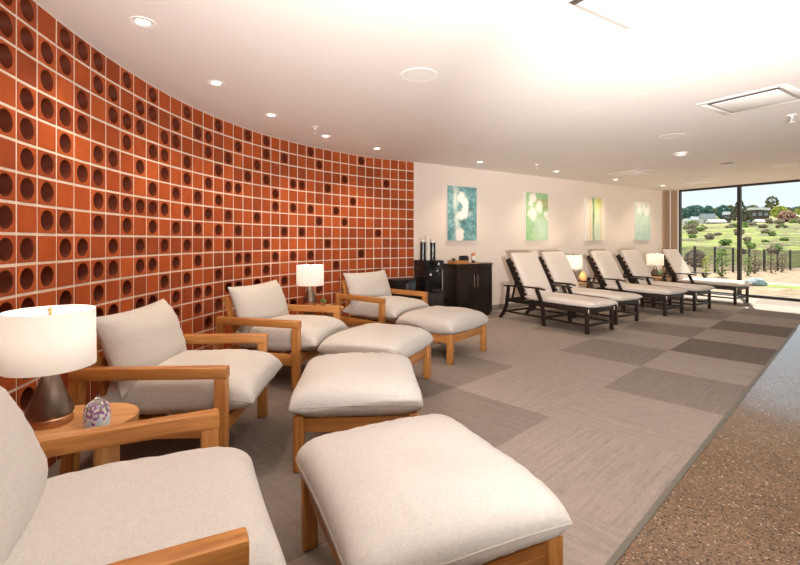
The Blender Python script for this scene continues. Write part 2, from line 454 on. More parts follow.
def slab(bm, pts, z0, z1):
    lo = [bm.verts.new((p[0], p[1], z0)) for p in pts]; hi = [bm.verts.new((p[0], p[1], z1)) for p in pts]
    bm.faces.new(lo[::-1]); bm.faces.new(hi); n = len(pts)
    for i in range(n): bm.faces.new((lo[i], lo[(i + 1) % n], hi[(i + 1) % n], hi[i]))
def wslab(name, t0, t1, d0, d1, z0, z1, mat):
    bm = NB(); slab(bm, [W(t0, d0), W(t1, d0), W(t1, d1), W(t0, d1)], z0, z1); return struct(name, bm, mat)
wslab('wall_far', 0.0, UC + 0.15, -0.15, 0.0, 0, CEIL, M['wallpaper'])
wslab('baseboard_far', 0.0, UC - 0.33, 0.0, 0.012, 0, 0.10, M['grey_base'])
# the plain wall that carries on behind the viewpoint
last = COLS[0]; dirn = Vector((math.cos(hd), math.sin(hd), 0)) * -1
endp = last + dirn * ((DMAX - (last - P0).dot(NN)) / dirn.dot(NN))
bm = NB(); sd = Vector((dirn.y, -dirn.x, 0)) * 0.12
slab(bm, [last, endp, endp + sd, last + sd], 0, CEIL); struct('wall_back', bm, M['wall_plain'])
wslab('wall_right', (endp - P0).dot(U) - .2, UC + 0.15, DMAX, DMAX + 0.15, 0, CEIL, M['wall_plain'])
# ceiling
bm = NB(); slab(bm, [W(-8, -0.15), W(UC + 0.15, -0.15), W(UC + 0.15, DMAX + .15), W(-8, DMAX + .15)], CEIL, CEIL + 0.15); struct('ceiling', bm, M['ceiling'])
bm = NB(); a, b = W(-0.23, 0.12), W(-0.23, 8)
add_beam(bm, (a.x, a.y, CEIL), (b.x, b.y, CEIL), 0.006, 0.0016); struct('trim_1', bm, M['ceiling'])

# carpet squares
G1 = Vector((0.7235, 0.690, 0)).normalized(); G2 = Vector((G1.y, -G1.x, 0)); GO = Vector((1.173, 3.472, 0)); K1, K2 = 1.016, 0.953
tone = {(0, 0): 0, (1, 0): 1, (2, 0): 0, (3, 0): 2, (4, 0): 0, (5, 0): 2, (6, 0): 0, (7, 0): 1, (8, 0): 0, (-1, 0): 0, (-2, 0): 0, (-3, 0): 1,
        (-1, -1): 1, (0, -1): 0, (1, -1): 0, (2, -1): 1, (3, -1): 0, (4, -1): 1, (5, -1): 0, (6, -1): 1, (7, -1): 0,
        (0, -2): 1, (-1, -2): 2, (1, -2): 0, (2, -2): 0, (3, -2): 1, (4, -2): 0, (5, -2): 1, (-2, -2): 2, (-3, -1): 2, (-2, -1): 2, (-3, -2): 2, (-2, -3): 2, (-3, -3): 2, (-1, -3): 2, (-4, -1): 2, (-4, -2): 2}  # darkest squares around the chairs partly stand in for shadow on the floor
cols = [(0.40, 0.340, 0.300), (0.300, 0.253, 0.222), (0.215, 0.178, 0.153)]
ga = math.atan2(G1.y, G1.x)
CM = []
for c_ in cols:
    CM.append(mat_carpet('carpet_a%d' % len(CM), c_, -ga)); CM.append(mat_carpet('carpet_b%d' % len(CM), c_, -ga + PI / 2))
bm = NB(); rc = random.Random(11)
for k in range(-9, 13):
    for c in range(-9, 1):
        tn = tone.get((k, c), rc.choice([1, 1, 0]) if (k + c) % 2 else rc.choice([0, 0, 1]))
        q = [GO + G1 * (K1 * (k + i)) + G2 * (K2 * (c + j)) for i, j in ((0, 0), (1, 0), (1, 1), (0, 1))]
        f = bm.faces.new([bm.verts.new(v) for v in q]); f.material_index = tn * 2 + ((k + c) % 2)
bmesh.ops.remove_doubles(bm, verts=bm.verts, dist=0.001)
for co, no in ((W(UC + .02, 0), U), (W(0, -.1), -NN), (W(0, DMAX), NN)):
    bmesh.ops.bisect_plane(bm, geom=list(bm.verts) + list(bm.edges) + list(bm.faces), plane_co=co, plane_no=no, clear_outer=True)
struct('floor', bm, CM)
# polished concrete beyond the metal strip
bm = NB(); e0 = GO + G2 * K2
q = [e0 + G1 * s for s in (-10, 14)] + [e0 + G1 * 14 + G2 * 16, e0 - G1 * 10 + G2 * 16]
bm.faces.new([bm.verts.new(v) for v in q])
for co, no in ((W(UC + .02, 0), U), (W(0, DMAX), NN)):
    bmesh.ops.bisect_plane(bm, geom=list(bm.verts) + list(bm.edges) + list(bm.faces), plane_co=co, plane_no=no, clear_outer=True)
struct('floor_concrete', bm, M['concrete'])
bm = NB(); add_beam(bm, e0 - G1 * 8, e0 + G1 * 6.0, 0.030, 0.010, 0.002); struct('trim_2', bm, M['trim_metal'])

# ------------------------------------------------------------------ window wall
S0 = 0.29      # start of the glazing, measured along the window wall
PW = 1.388
wslab('trim_3', UC - 0.33, UC, 0.0, 0.05, 0, CEIL, M['pier'])
wslab('trim_4', UC - 0.04, UC + 0.0, 0.05, 0.075, 0, CEIL, M['fixture_white'])
wslab('trim_5', UC - 0.03, UC + .1, 0.075, 0.25, 0, CEIL, M['pier'])
wslab('trim_6', UC - 0.03, UC + .1, 0.25, S0, 0, CEIL, M['fixture_white'])
npan = 6
for i in range(npan):
    s0 = S0 + i * PW; s1 = s0 + PW
    wn = bpy.data.objects.new('window_%d' % (i + 1), None); C.objects.link(wn); wn['kind'] = 'structure'
    wn.location = W(UC, s0)
    def seg(bm, a, b, z0, z1, th=0.09):
        pa = [W(UC + o, s) - W(UC, s0) for o, s in ((-th / 2, a), (th / 2, a), (th / 2, b), (-th / 2, b))]
        slab(bm, pa, z0, z1)
    bm = NB(); fw = 0.035
    seg(bm, s0 + (0.0 if i == 0 else 0), s0 + fw, 0.0, CEIL); seg(bm, s1 - fw, s1, 0.0, CEIL)
    seg(bm, s0 + fw, s1 - fw, CEIL - 0.05, CEIL); seg(bm, s0 + fw, s1 - fw, 0.0, 0.065)
    link('window_frame', bm, M['window_frame'], wn, False)
    bm = NB(); seg(bm, s0 + fw, s1 - fw, 0.065, CEIL - 0.05, 0.006); link('pane', bm, M['glass'], wn, False)
send = S0 + npan * PW
if send < DMAX: wslab('wall_window_end', UC - 0.05, UC + 0.1, send, DMAX, 0, CEIL, M['wall_plain'])

# ------------------------------------------------------------------ armchairs
CW = 0.965
def make_armchair(label, seed=0.0):
    t = thing('armchair', label, 'armchair')
    hw = CW / 2
    for s in (-1, 1):
        y = s * (hw - 0.032)
        bm = NB(); add_box(bm, -0.036, y, 0.29, 0.068, 0.062, 0.58, 0.006); link('leg', bm, M['teak_z'], t)
        bm = NB(); add_path(bm, [(-0.90, y, 0.0), (-0.875, y, 0.30), (-0.845, y, 0.58)], 0.062, 0.066, (0, 1, 0)); link('leg', bm, M['teak_z'], t, False)
        bm = NB(); add_box(bm, -0.44, y, 0.613, 0.885, 0.066, 0.068, 0.008); link('armrest', bm, M['teak_x'], t)
        for dx in (-0.02, -0.05):
            b2 = NB(); add_lathe(b2, [(0.005, -0.001), (0.005, 0.0012)], -0.036 + (dx + 0.035), s * (hw - 0.032), 0.647, 10); link('dowel', b2, M['oak_z'], [o for o in C.objects if o.parent == t][-1] if False else t)
        bm = NB(); add_box(bm, -0.45, y, 0.285, 0.80, 0.03, 0.10, 0.005); link('side_rail', bm, M['teak_x'], t)
        bm = NB(); add_path(bm, [(-0.70, s * 0.36, 0.30), (-0.77, s * 0.36, 0.56), (-0.865, s * 0.36, 0.82)], 0.05, 0.035, (0, 1, 0)); link('back_post', bm, M['teak_z'], t, False)
    bm = NB(); add_box(bm, -0.036, 0, 0.285, 0.035, CW - 0.12, 0.09, 0.005); link('front_rail', bm, M['teak_y'], t)
    bm = NB(); add_box(bm, -0.86, 0, 0.27, 0.035, CW - 0.12, 0.09, 0.005); link('rear_rail', bm, M['teak_y'], t)
    for k in range(4):
        z = 0.40 + k * 0.115; x = -0.725 - k * 0.037
        bm = NB(); add_box(bm, x - 0.01, 0, z, 0.018, 0.60, 0.06, 0.004, Matrix.Rotation(R(-18), 3, 'Y')); link('back_slat', bm, M['teak_y'], t)
    for k in range(6):
        bm = NB(); add_box(bm, -0.13 - k * 0.115, 0, 0.295, 0.07, CW - 0.14, 0.018, 0.003); link('seat_slat', bm, M['teak_y'], t)
    cushion('seat_cushion', t, M['linen'], 0.95, 0.80, 0.285, (-0.345, 0, 0.425), (0, R(-1.0), 0), top=0.57, p=5.0, q=0.42, pinch=0.03, wr=0.006, seed=seed + 1, ear=-0.02, sag=0.16, n=48, corner=0.0)
    cushion('back_cushion', t, M['linen'], 0.50, 0.86, 0.25, (-0.70, 0, 0.695), (0, R(-110), 0), top=0.42, p=2.8, q=0.55, pinch=0.085, wr=0.006, seed=seed + 5, ear=0.0, sag=0.0, n=40)
    return t
LA = ['pale linen armchair nearest the viewpoint, cut off by the lower left corner of the photo',
      'pale linen armchair beyond the large white lamp, behind the second nearest ottoman',
      'pale linen armchair third from the viewpoint, against the tile wall, left of the small lamp',
      'pale linen armchair farthest from the viewpoint, beside the black drinks machine']
ARM = [((-0.585, 1.518), 26.5), ((-1.023, 3.038), 2.5), ((-0.787, 4.475), -16), ((0.09, 5.96), -40)]
for i, ((x, y), a) in enumerate(ARM):
    o = make_armchair(LA[i], i * 11.3)
    o.location = (x, y, 0); o.rotation_euler = (0, 0, R(a)); o['group'] = 'teak armchairs along the curved tile wall'

def make_ottoman(label, seed):
    t = thing('ottoman', label, 'ottoman', group='ottomans in front of the armchairs')
    D, Wd = 0.755, 0.84
    for sx in (-1, 1):
        for sy in (-1, 1):
            bm = NB(); add_box(bm, sx * (D / 2 - 0.033), sy * (Wd / 2 - 0.033), 0.168, 0.066, 0.066, 0.336, 0.012, seg=3); link('leg', bm, M['teak_z'], t)
        bm = NB(); add_box(bm, sx * (D / 2 - 0.035), 0, 0.275, 0.03, Wd - 0.13, 0.085, 0.005); r_ = link('rail', bm, M['teak_y'], t)
        b2 = NB(); vs = add_box(b2, sx * (D / 2 - 0.019), 0, 0.275, 0.004, 0.05, 0.016, 0.0015); link('badge', b2, M['chrome'], r_)
        bm = NB(); add_box(bm, 0, sx * (Wd / 2 - 0.035), 0.275, D - 0.13, 0.03, 0.085, 0.005); link('rail', bm, M['teak_x'], t)
    for k in range(5):
        bm = NB(); add_box(bm, -0.24 + k * 0.12, 0, 0.29, 0.07, Wd - 0.10, 0.016, 0.003); link('slat', bm, M['teak_y'], t)
    cushion('cushion', t, M['linen'], 0.82, 0.91, 0.25, (0, 0, 0.400), top=0.56, p=5.0, q=0.40, pinch=0.035, wr=0.007, seed=seed, ear=-0.015, sag=0.16, n=52, corner=0.016)
    return t
LO = ['linen ottoman nearest the viewpoint, large at the bottom centre of the photo',
      'linen ottoman second from the viewpoint, square cushion just behind the nearest one',
      'linen ottoman third from the viewpoint, mostly hidden behind the square cushion of the second',
      'linen ottoman farthest from the viewpoint, in front of the black cabinet']
for i, (x, y, a) in enumerate([(0.065, 1.796, 24.5), (-0.288, 3.07, 4), (-0.205, 4.246, -25), (0.53, 5.453, -38.5)]):
    o = make_ottoman(LO[i], 40 + i * 9.1); o.location = (x, y, 0); o.rotation_euler = (0, 0, R(a))

# ------------------------------------------------------------------ side tables between the armchairs
def stadium(hx, hy, n=14):
    pts = []
    r = hy
    for k in range(n + 1):
        a = -PI / 2 + PI * k / n; pts.append((hx - r + r * math.cos(a), r * math.sin(a)))
    for k in range(n + 1):
        a = PI / 2 + PI * k / n; pts.append((-hx + r + r * math.cos(a), r * math.sin(a)))
    return pts
def make_side_table(label):
    t = thing('side_table', label, 'side table', group='rounded teak side tables between armchairs')
    bm = NB(); slab(bm, stadium(0.32, 0.20), 0.495, 0.53); link('tabletop', bm, M['oak_x'], t)
    for s in (-1, 1):
        bm = NB(); add_box(bm, s * 0.19, 0, 0.2475, 0.035, 0.24, 0.495, 0.006); link('leg', bm, M['oak_z'], t)
    bm = NB(); add_box(bm, 0, 0, 0.13, 0.345, 0.20, 0.022, 0.004); link('shelf', bm, M['oak_x'], t)
    return t
t1 = make_side_table('rounded wooden side table under the large lamp, between the two nearest armchairs')
t1.location = (-1.60, 2.10, 0); t1.rotation_euler = (0, 0, R(14))
t2 = dup(t1, (-1.02, 5.72, 0), R(-28), 'rounded wooden side table under the small lamp, between the two farther armchairs')

def make_lamp(label, base='bronze', h=0.0, lit=3.0, r=0.18):
    t = thing('table_lamp', label, 'table lamp', group='table lamps')
    bm = NB(); add_lathe(bm, [(0.088, 0), (0.09, 0.004), (0.09, 0.030), (0.086, 0.036)], seg=40); link('foot', bm, M['copper'] if base == 'bronze' else M['oak_x'], t)
    bm = NB(); add_lathe(bm, [(0.086, 0.036), (0.094, 0.048), (0.092, 0.065), (0.060, 0.145), (0.032, 0.225), (0.021, 0.258), (0.019, 0.268)], seg=40); link('body', bm, M[base], t)
    bm = NB(); add_lathe(bm, [(0.011, 0.268), (0.011, 0.32)], seg=16); add_lathe(bm, [(0.018, 0.29), (0.018, 0.33)], seg=16); link('stem', bm, M['copper'], t)
    bm = NB(); add_lathe(bm, [(0.010, 0.33), (0.028, 0.365), (0.030, 0.39), (0.018, 0.42), (0.004, 0.428)], seg=18); link('bulb', bm, M['white_plastic'], t)
    bm = NB()
    z0, z1 = 0.262, 0.525
    n = 56
    for ra, rb, fl in ((r, r * 0.985, 0), (r - 0.003, r * 0.985 - 0.003, 1)):
        pass
    rings = []
    for rr, z in ((r, z0), (r * 0.985, z1), (r * 0.985 - 0.003, z1), (r - 0.003, z0)):
        rings.append([bm.verts.new((rr * math.cos(2 * PI * k / n), rr * math.sin(2 * PI * k / n), z)) for k in range(n)])
    for a, b in zip(rings, rings[1:] + rings[:1]):
        for j in range(n): bm.faces.new((a[j], a[(j + 1) % n], b[(j + 1) % n], b[j]))
    link('lamp_shade', bm, M['shade'], t)
    bm = NB()
    for k in range(3):
        a = 2 * PI * k / 3 + 0.4
        add_tube(bm, [(0, 0, z1 - 0.03), (r * 0.98 * math.cos(a), r * 0.98 * math.sin(a), z1 - 0.012)], 0.0022, 6)
    for s in (-1, 1):
        add_tube(bm, [(s * 0.018, 0, 0.33), (s * 0.05, 0, 0.40), (s * 0.035, 0, 0.47), (0, 0, z1 - 0.03)], 0.002, 6)
    link('harp', bm, M['gold'], t)
    bm = NB(); add_lathe(bm, [(0.006, z1 - 0.032), (0.012, z1 - 0.024), (0.005, z1 - 0.014), (0.011, z1 - 0.002), (0.004, z1 + 0.012)], seg=14); link('finial', bm, M['gold'], t)
    t['_lit'] = lit
    return t
def lamp_light(o, e, col=(1.0, 0.78, 0.52)):
    ld = bpy.data.lights.new('bulb_light', 'POINT'); ld.energy = e; ld.color = col; ld.shadow_soft_size = 0.03
    lo = bpy.data.objects.new('bulb_light', ld); C.objects.link(lo); lo.location = Vector(o.location) + Vector((0, 0, 0.45))
l1 = make_lamp('large white-shaded table lamp with bronze cone base at the left edge, nearest to the viewpoint')
del l1['_lit']
l1.location = (-1.635, 2.075, 0.53)
l2 = dup(l1, (-1.185, 5.86, 0.53), 0, 'white-shaded table lamp before the tile wall, between the two farther armchairs')
LZ = 0.54
p3 = W(3.45, 0.70, LZ); l3 = dup(l1, p3, 0, 'lit table lamp beside a glowing amber lump, between second and third chaise longues')
p4 = W(6.27, 0.86, LZ); l4 = dup(l1, p4, 0, 'lit table lamp between the two chaise longues nearest the window')
for o, e in ((l1, 2.0), (l2, 2.2), (l3, 4), (l4, 5)): lamp_light(o, e, (1.0, 0.94, 0.87) if e < 3 else (1.0, 0.8, 0.56))

# decorative glass, small plant
def mat_mosaic():
    m, nt, b = new_mat('mosaic_glass')
    tc = N(nt, 'ShaderNodeTexCoord'); sp = N(nt, 'ShaderNodeSeparateXYZ'); nt.links.new(tc.outputs['Object'], sp.inputs[0])
    at = N(nt, 'ShaderNodeMath', operation='ARCTAN2'); nt.links.new(sp.outputs['Y'], at.inputs[0]); nt.links.new(sp.outputs['X'], at.inputs[1])
    cmb = N(nt, 'ShaderNodeCombineXYZ')
    m1 = N(nt, 'ShaderNodeMath', operation='MULTIPLY'); m1.inputs[1].default_value = 5; nt.links.new(at.outputs[0], m1.inputs[0])
    m2 = N(nt, 'ShaderNodeMath', operation='MULTIPLY'); m2.inputs[1].default_value = 22; nt.links.new(sp.outputs['Z'], m2.inputs[0])
    nt.links.new(m1.outputs[0], cmb.inputs[0]); nt.links.new(m2.outputs[0], cmb.inputs[1])
    vo = N(nt, 'ShaderNodeTexVoronoi', distance='CHEBYCHEV'); vo.inputs['Scale'].default_value = 1.0; nt.links.new(cmb.outputs[0], vo.inputs['Vector'])
    sc2 = N(nt, 'ShaderNodeSeparateColor'); nt.links.new(vo.outputs['Color'], sc2.inputs[0])
    zr = N(nt, 'ShaderNodeMath', operation='MULTIPLY_ADD'); zr.inputs[1].default_value = 7.0; zr.inputs[2].default_value = -0.28
    nt.links.new(sp.outputs['Z'], zr.inputs[0])
    ad = N(nt, 'ShaderNodeMath', operation='MULTIPLY_ADD'); ad.inputs[1].default_value = 0.55; nt.links.new(sc2.outputs[0], ad.inputs[0]); nt.links.new(zr.outputs[0], ad.inputs[2])
    c = ramp(nt, ad.outputs[0], [(0.0, (0.55, 0.66, 0.72)), (0.22, (0.75, 0.74, 0.70)), (0.40, (0.33, 0.13, 0.42)), (0.50, (0.72, 0.68, 0.62)), (0.58, (0.38, 0.17, 0.48)), (0.66, (0.20, 0.16, 0.14))], 'CONSTANT')
    nt.links.new(c, b.inputs['Base Color']); b.inputs['Roughness'].default_value = 0.12; b.inputs['Coat Weight'].default_value = 0.6
    return m
M['mosaic'] = mat_mosaic()
g = thing('glass_candle_dome', 'domed glass candle holder with purple and white mosaic, on the nearest side table', 'candle holder', (-1.385, 2.03, 0.53))
bm = NB(); add_lathe(bm, [(0.044, 0.0), (0.052, 0.004), (0.054, 0.03), (0.053, 0.07), (0.046, 0.10), (0.030, 0.118), (0.010, 0.125)], seg=36); link('dome', bm, M['mosaic'], g)
bm = NB(); add_lathe(bm, [(0.01, 0.125), (0.012, 0.129), (0.003, 0.133)], seg=16); link('rim', bm, M['chrome'], g)
g = thing('potted_succulent', 'small succulent in a wooden pot beside the lamp between the two farther armchairs', 'plant', (-0.99, 5.72, 0.53))
bm = NB(); add_lathe(bm, [(0.028, 0), (0.036, 0.05), (0.036, 0.058), (0.030, 0.056)], seg=20); link('pot', bm, M['pot'], g)
bm = NB()
for k in range(16):
    a = k * 2.4; r = 0.006 + 0.0018 * k
    tip = Vector((math.cos(a) * (r + 0.022), math.sin(a) * (r + 0.022), 0.100 - 0.0018 * k)); b0 = Vector((math.cos(a) * 0.006, math.sin(a) * 0.006, 0.055))
    add_tube(bm, [b0, (b0 + tip) / 2 + Vector((0, 0, 0.004)), tip], [0.004, 0.008, 0.001], 6)
link('leaves', bm, M['green'], g)

# ------------------------------------------------------------------ chaise longues
def make_chaise(label):
    t = thing('chaise_longue', label, 'chaise longue', group='chaise longues along the pale wall')
    hw = 0.33
    for s in (-1, 1):
        x = s * (hw - 0.022)
        bm = NB(); add_box(bm, x, 0.035, 0.18, 0.042, 0.05, 0.36, 0.004); link('leg', bm, M['brown_z'], t)
        xo = s * (hw + 0.005)
        bm = NB(); add_path(bm, [(xo, 0.80, 0), (xo, 0.80, 0.15), (xo, 0.82, 0.30), (xo, 0.87, 0.44), (xo, 0.94, 0.585)], 0.038, 0.052, (1, 0, 0)); link('leg', bm, M['brown_z'], t, False)
        bm = NB(); add_path(bm, [(xo, 1.76, 0), (xo, 1.68, 0.10), (xo, 1.61, 0.24), (xo, 1.58, 0.40), (xo, 1.56, 0.585)], 0.038, 0.052, (1, 0, 0)); link('leg', bm, M['brown_z'], t, False)
        bm = NB(); add_path(bm, [(xo, 0.78, 0.585), (xo, 0.88, 0.60), (xo, 1.2, 0.60), (xo, 1.64, 0.585)], 0.06, 0.024, (1, 0, 0)); link('armrest', bm, M['brown_y'], t, False)
        bm = NB(); add_box(bm, x, 0.84, 0.335, 0.032, 1.60, 0.062, 0.004); link('side_rail', bm, M['brown_y'], t)
        bm = NB(); add_box(bm, x, 0.86, 0.13, 0.026, 1.66, 0.03, 0.003); link('stretcher', bm, M['brown_y'], t)
        bm = NB(); add_path(bm, [(s * 0.285, 1.24, 0.37), (s * 0.285, 1.43, 0.71), (s * 0.285, 1.62, 1.05)], 0.035, 0.085, (1, 0, 0)); link('back_rail', bm, M['brown_y'], t, False)
        bm = NB(); add_path(bm, [(s * 0.22, 1.47, 0.76), (s * 0.22, 1.58, 0.34)], 0.02, 0.03, (1, 0, 0)); link('back_prop', bm, M['brown_z'], t, False)
    for y, z in ((0.035, 0.335), (0.82, 0.13), (0.035, 0.13), (1.66, 0.13), (1.60, 0.335)):
        bm = NB(); add_box(bm, 0, y, z, 2 * hw - 0.08, 0.03, 0.035 if z < 0.2 else 0.06, 0.003); link('cross_rail', bm, M['brown_x'], t)
    for k in range(9):
        bm = NB(); add_box(bm, 0, 0.14 + k * 0.125, 0.362, 2 * hw - 0.07, 0.06, 0.014, 0.002); link('slat', bm, M['brown_x'], t)
    for k in range(7):
        y = 1.29 + k * 0.05; z = 0.44 + k * 0.09
        bm = NB(); add_box(bm, 0, y, z, 0.53, 0.055, 0.014, 0.002, Matrix.Rotation(R(61), 3, 'X')); link('back_slat', bm, M['brown_x'], t)
    cushion('seat_cushion', t, M['chaise_fabric'], 0.62, 1.29, 0.115, (0, 0.575, 0.43), pipe=True, top=0.52, p=9, q=0.42, pinch=0.004, wr=0.004, seed=3, ear=0, sag=0.05, n=26)
    L = 0.80
    cushion('back_cushion', t, M['chaise_fabric'], 0.62, L, 0.11, (0, 1.19 + 0.5 * L * math.cos(R(61)) + -0.045, 0.44 + 0.5 * L * math.sin(R(61)) + 0.02), (R(61), 0, 0), pipe=True, top=0.52, p=9, q=0.42, pinch=0.004, wr=0.004, seed=8, ear=0, sag=0.05, n=26)
    for s in (-1, 1):
        bm = NB(); add_path(bm, [(s * 0.315, 0.0, 0.37), (s * 0.325, -0.005, 0.34), (s * 0.318, 0.0, 0.315)], 0.012, 0.006, (0, 1, 0)); link('tie', bm, M['chaise_fabric'], t, False)
    return t
LC = ['chaise longue nearest the viewpoint, next to the black cabinet', 'second chaise longue from the black cabinet, left of the table with the amber lump',
      'middle of the five chaise longues, right of the table with the amber lump', 'fourth chaise longue from the black cabinet, left of the lamp near the window',
      'chaise longue farthest away, standing alone in front of the window']
ch = None
for i, (tl, df) in enumerate([(1.41, 2.45), (2.46, 2.25), (4.01, 2.245), (5.06, 2.27), (6.81, 2.29)]):
    loc = W(tl + 0.325, df)
    # local +y points at the wall (-NN)
    if ch is None:
        ch = make_chaise(LC[0]); ch.location = loc; ch.rotation_euler = (0, 0, AW)
    else: dup(ch, loc, AW, LC[i])

def make_block_table(label):
    t = thing('occasional_table', label, 'side table', group='small wooden tables between chaise longues')
    bm = NB(); add_box(bm, 0, 0, 0.52, 0.56, 0.45, 0.04, 0.004); link('tabletop', bm, M['oak_x'], t)
    for s in (-1, 1):
        for q in (-1, 1):
            bm = NB(); add_box(bm, s * 0.22, q * 0.17, 0.25, 0.10, 0.08, 0.50, 0.004); link('leg', bm, M['oak_z'], t)
    bm = NB(); add_box(bm, 0, 0, 0.12, 0.34, 0.30, 0.025, 0.004); link('shelf', bm, M['oak_x'], t)
    return t
bt = make_block_table('small wooden table holding lamp and amber lump, between second and third chaise longues')
bt.location = W(3.56, 0.70); bt.rotation_euler = (0, 0, AW)
dup(bt, W(6.28, 0.86), AW, 'small wooden table under the lamp between the two chaise longues nearest the window')
bm = NB(); bmesh.ops.create_icosphere(bm, subdivisions=3, radius=1)
for v in bm.verts:
    z = v.co.z; rr = 0.068 * (1 - 0.35 * max(0, z)) * (1 + 0.18 * noise.noise(v.co * 2.2))
    v.co = Vector((v.co.x * rr, v.co.y * rr, max(0, 0.10 + z * 0.108 * (1 + 0.1 * noise.noise(v.co * 3)))))
sl = link('salt_lamp', bm, M['amber'], None, True, W(3.75, 0.72, 0.54)); tag(sl, 'glowing amber salt lamp beside the lit lamp between second and third chaise longues', 'salt lamp')
sb = thing('green_bottle', 'small green bottle beside the lamp nearest the window', 'bottle', W(6.47, 0.88, 0.54))
bm = NB(); add_lathe(bm, [(0.028, 0), (0.030, 0.005), (0.030, 0.09), (0.012, 0.12), (0.011, 0.15)], seg=18); link('body', bm, M['green_glass'], sb)
bm = NB(); add_lathe(bm, [(0.013, 0.148), (0.013, 0.165)], seg=14); link('cap', bm, M['gold'], sb)

# ------------------------------------------------------------------ cabinet and drinks corner (local x along the wall, local y into the wall)
cab = thing('cabinet', 'black two-door wooden cabinet against the pale wall under the teal painting', 'cabinet', W(1.05, 0.0), AW)
cw, cd, chh = 0.84, 0.41, 0.93
bm = NB(); add_box(bm, 0, -cd / 2, 0.49, cw, cd - 0.02, 0.88, 0.003); add_box(bm, 0, -cd / 2 + .01, 0.03, cw - 0.04, cd - 0.05, 0.06); link('body', bm, M['espresso_z'], cab)
bm = NB(); add_box(bm, 0, -cd / 2 - 0.005, 0.945, cw + 0.04, cd + 0.01, 0.03, 0.004); link('top', bm, M['espresso_x'], cab)
for s in (-1, 1):
    bm = NB(); x = s * cw / 4; w_ = cw / 2 - 0.006
    add_box(bm, x, -cd + 0.004, 0.50, w_ * 0.98, 0.012, 0.84, 0.002)
    for xx, zz, sx, sz in ((x - w_ / 2 + 0.03, 0.5, 0.055, 0.84), (x + w_ / 2 - 0.03, 0.5, 0.055, 0.84), (x, 0.89, w_ - 0.1, 0.06), (x, 0.11, w_ - 0.1, 0.06)):
        add_box(bm, xx, -cd - 0.004, zz, sx, 0.012, sz, 0.002)
    d_ = link('door', bm, M['espresso_z'], cab)
    b2 = NB(); hx = s * 0.042
    add_tube(b2, [(hx, -cd - 0.035, 0.53), (hx, -cd - 0.035, 0.76)], 0.009, 10)
    for zz in (0.55, 0.74): add_tube(b2, [(hx, -cd - 0.008, zz), (hx, -cd - 0.035, zz)], 0.004, 8)
    link('handle', b2, M['chrome'], d_)
TZ = 0.96
tr = thing('snack_tray', 'wooden tray of snacks on the black cabinet', 'tray', W(0.80, 0.25, TZ), AW)
bm = NB(); add_box(bm, 0, 0, 0.006, 0.32, 0.20, 0.012)
for s in (-1, 1):
    add_box(bm, 0, s * 0.095, 0.03, 0.32, 0.012, 0.05, 0.002); add_box(bm, s * 0.155, 0, 0.03, 0.012, 0.20, 0.05, 0.002)
link('tray_body', bm, M['teak_x'], tr)
for k, (x, y) in enumerate([(-0.035, 0.0), (0.02, 0.04), (0.04, -0.03), (0.09, 0.04), (0.11, -0.03)]):
    bm = NB(); add_box(bm, 0, 0, 0, 0.05, 0.035, 0.028, 0.006, Matrix.Rotation(0.5 * k, 3, 'Z'))
    tag(link('snack_bar', bm, M['orange'] if k % 2 else M['gold'], None, True, W(0.80 + x, 0.25 - y, TZ + 0.03), (0, 0, AW)), 'small wrapped snack lying in the wooden tray on the cabinet', 'snack', 'wrapped snacks in the tray')
bm = NB(); add_lathe(bm, [(0.03, 0), (0.033, 0.004), (0.033, 0.06), (0.026, 0.068), (0.027, 0.085), (0.02, 0.087)], seg=20)
tag(link('jar', bm, M['black_gloss'], None, True, W(0.695, 0.24, TZ + .014)), 'small black jar at the left end of the wooden tray', 'jar')
cb = thing('tea_box', 'open black box standing at the back of the cabinet top, left of the orange-capped bottle', 'box', W(1.045, 0.11, TZ), AW)
bm = NB(); add_box(bm, 0, 0, 0.062, 0.15, 0.11, 0.124, 0.003); link('body', bm, M['black_matte'], cb)
for k in range(3):
    bm = NB(); add_box(bm, -0.045 + 0.045 * k, 0, 0.13, 0.032, 0.08, 0.014, 0.001); link('divider', bm, M['black_gloss'], cb)
bo = thing('bottle', 'white bottle with an orange cap on the right of the cabinet top', 'bottle', W(1.205, 0.20, TZ), AW)
bm = NB(); add_lathe(bm, [(0.030, 0), (0.032, 0.004), (0.032, 0.055)], seg=22); link('body', bm, M['dark_metal'], bo)
bm = NB(); add_lathe(bm, [(0.0325, 0.055), (0.0325, 0.135)], seg=22); link('sleeve', bm, M['white_card'], bo)
bm = NB(); add_lathe(bm, [(0.030, 0.135), (0.033, 0.14), (0.033, 0.178), (0.026, 0.184)], seg=22); link('cap', bm, M['orange'], bo)
bm = NB(); add_box(bm, 0, 0, 0.002, 0.22, 0.12, 0.004, 0.0015)
tag(link('napkin', bm, M['orange'], None, False, W(1.13, 0.33, TZ), (0, 0, AW + 0.3)), 'flat orange napkin at the front edge of the cabinet top', 'napkin')

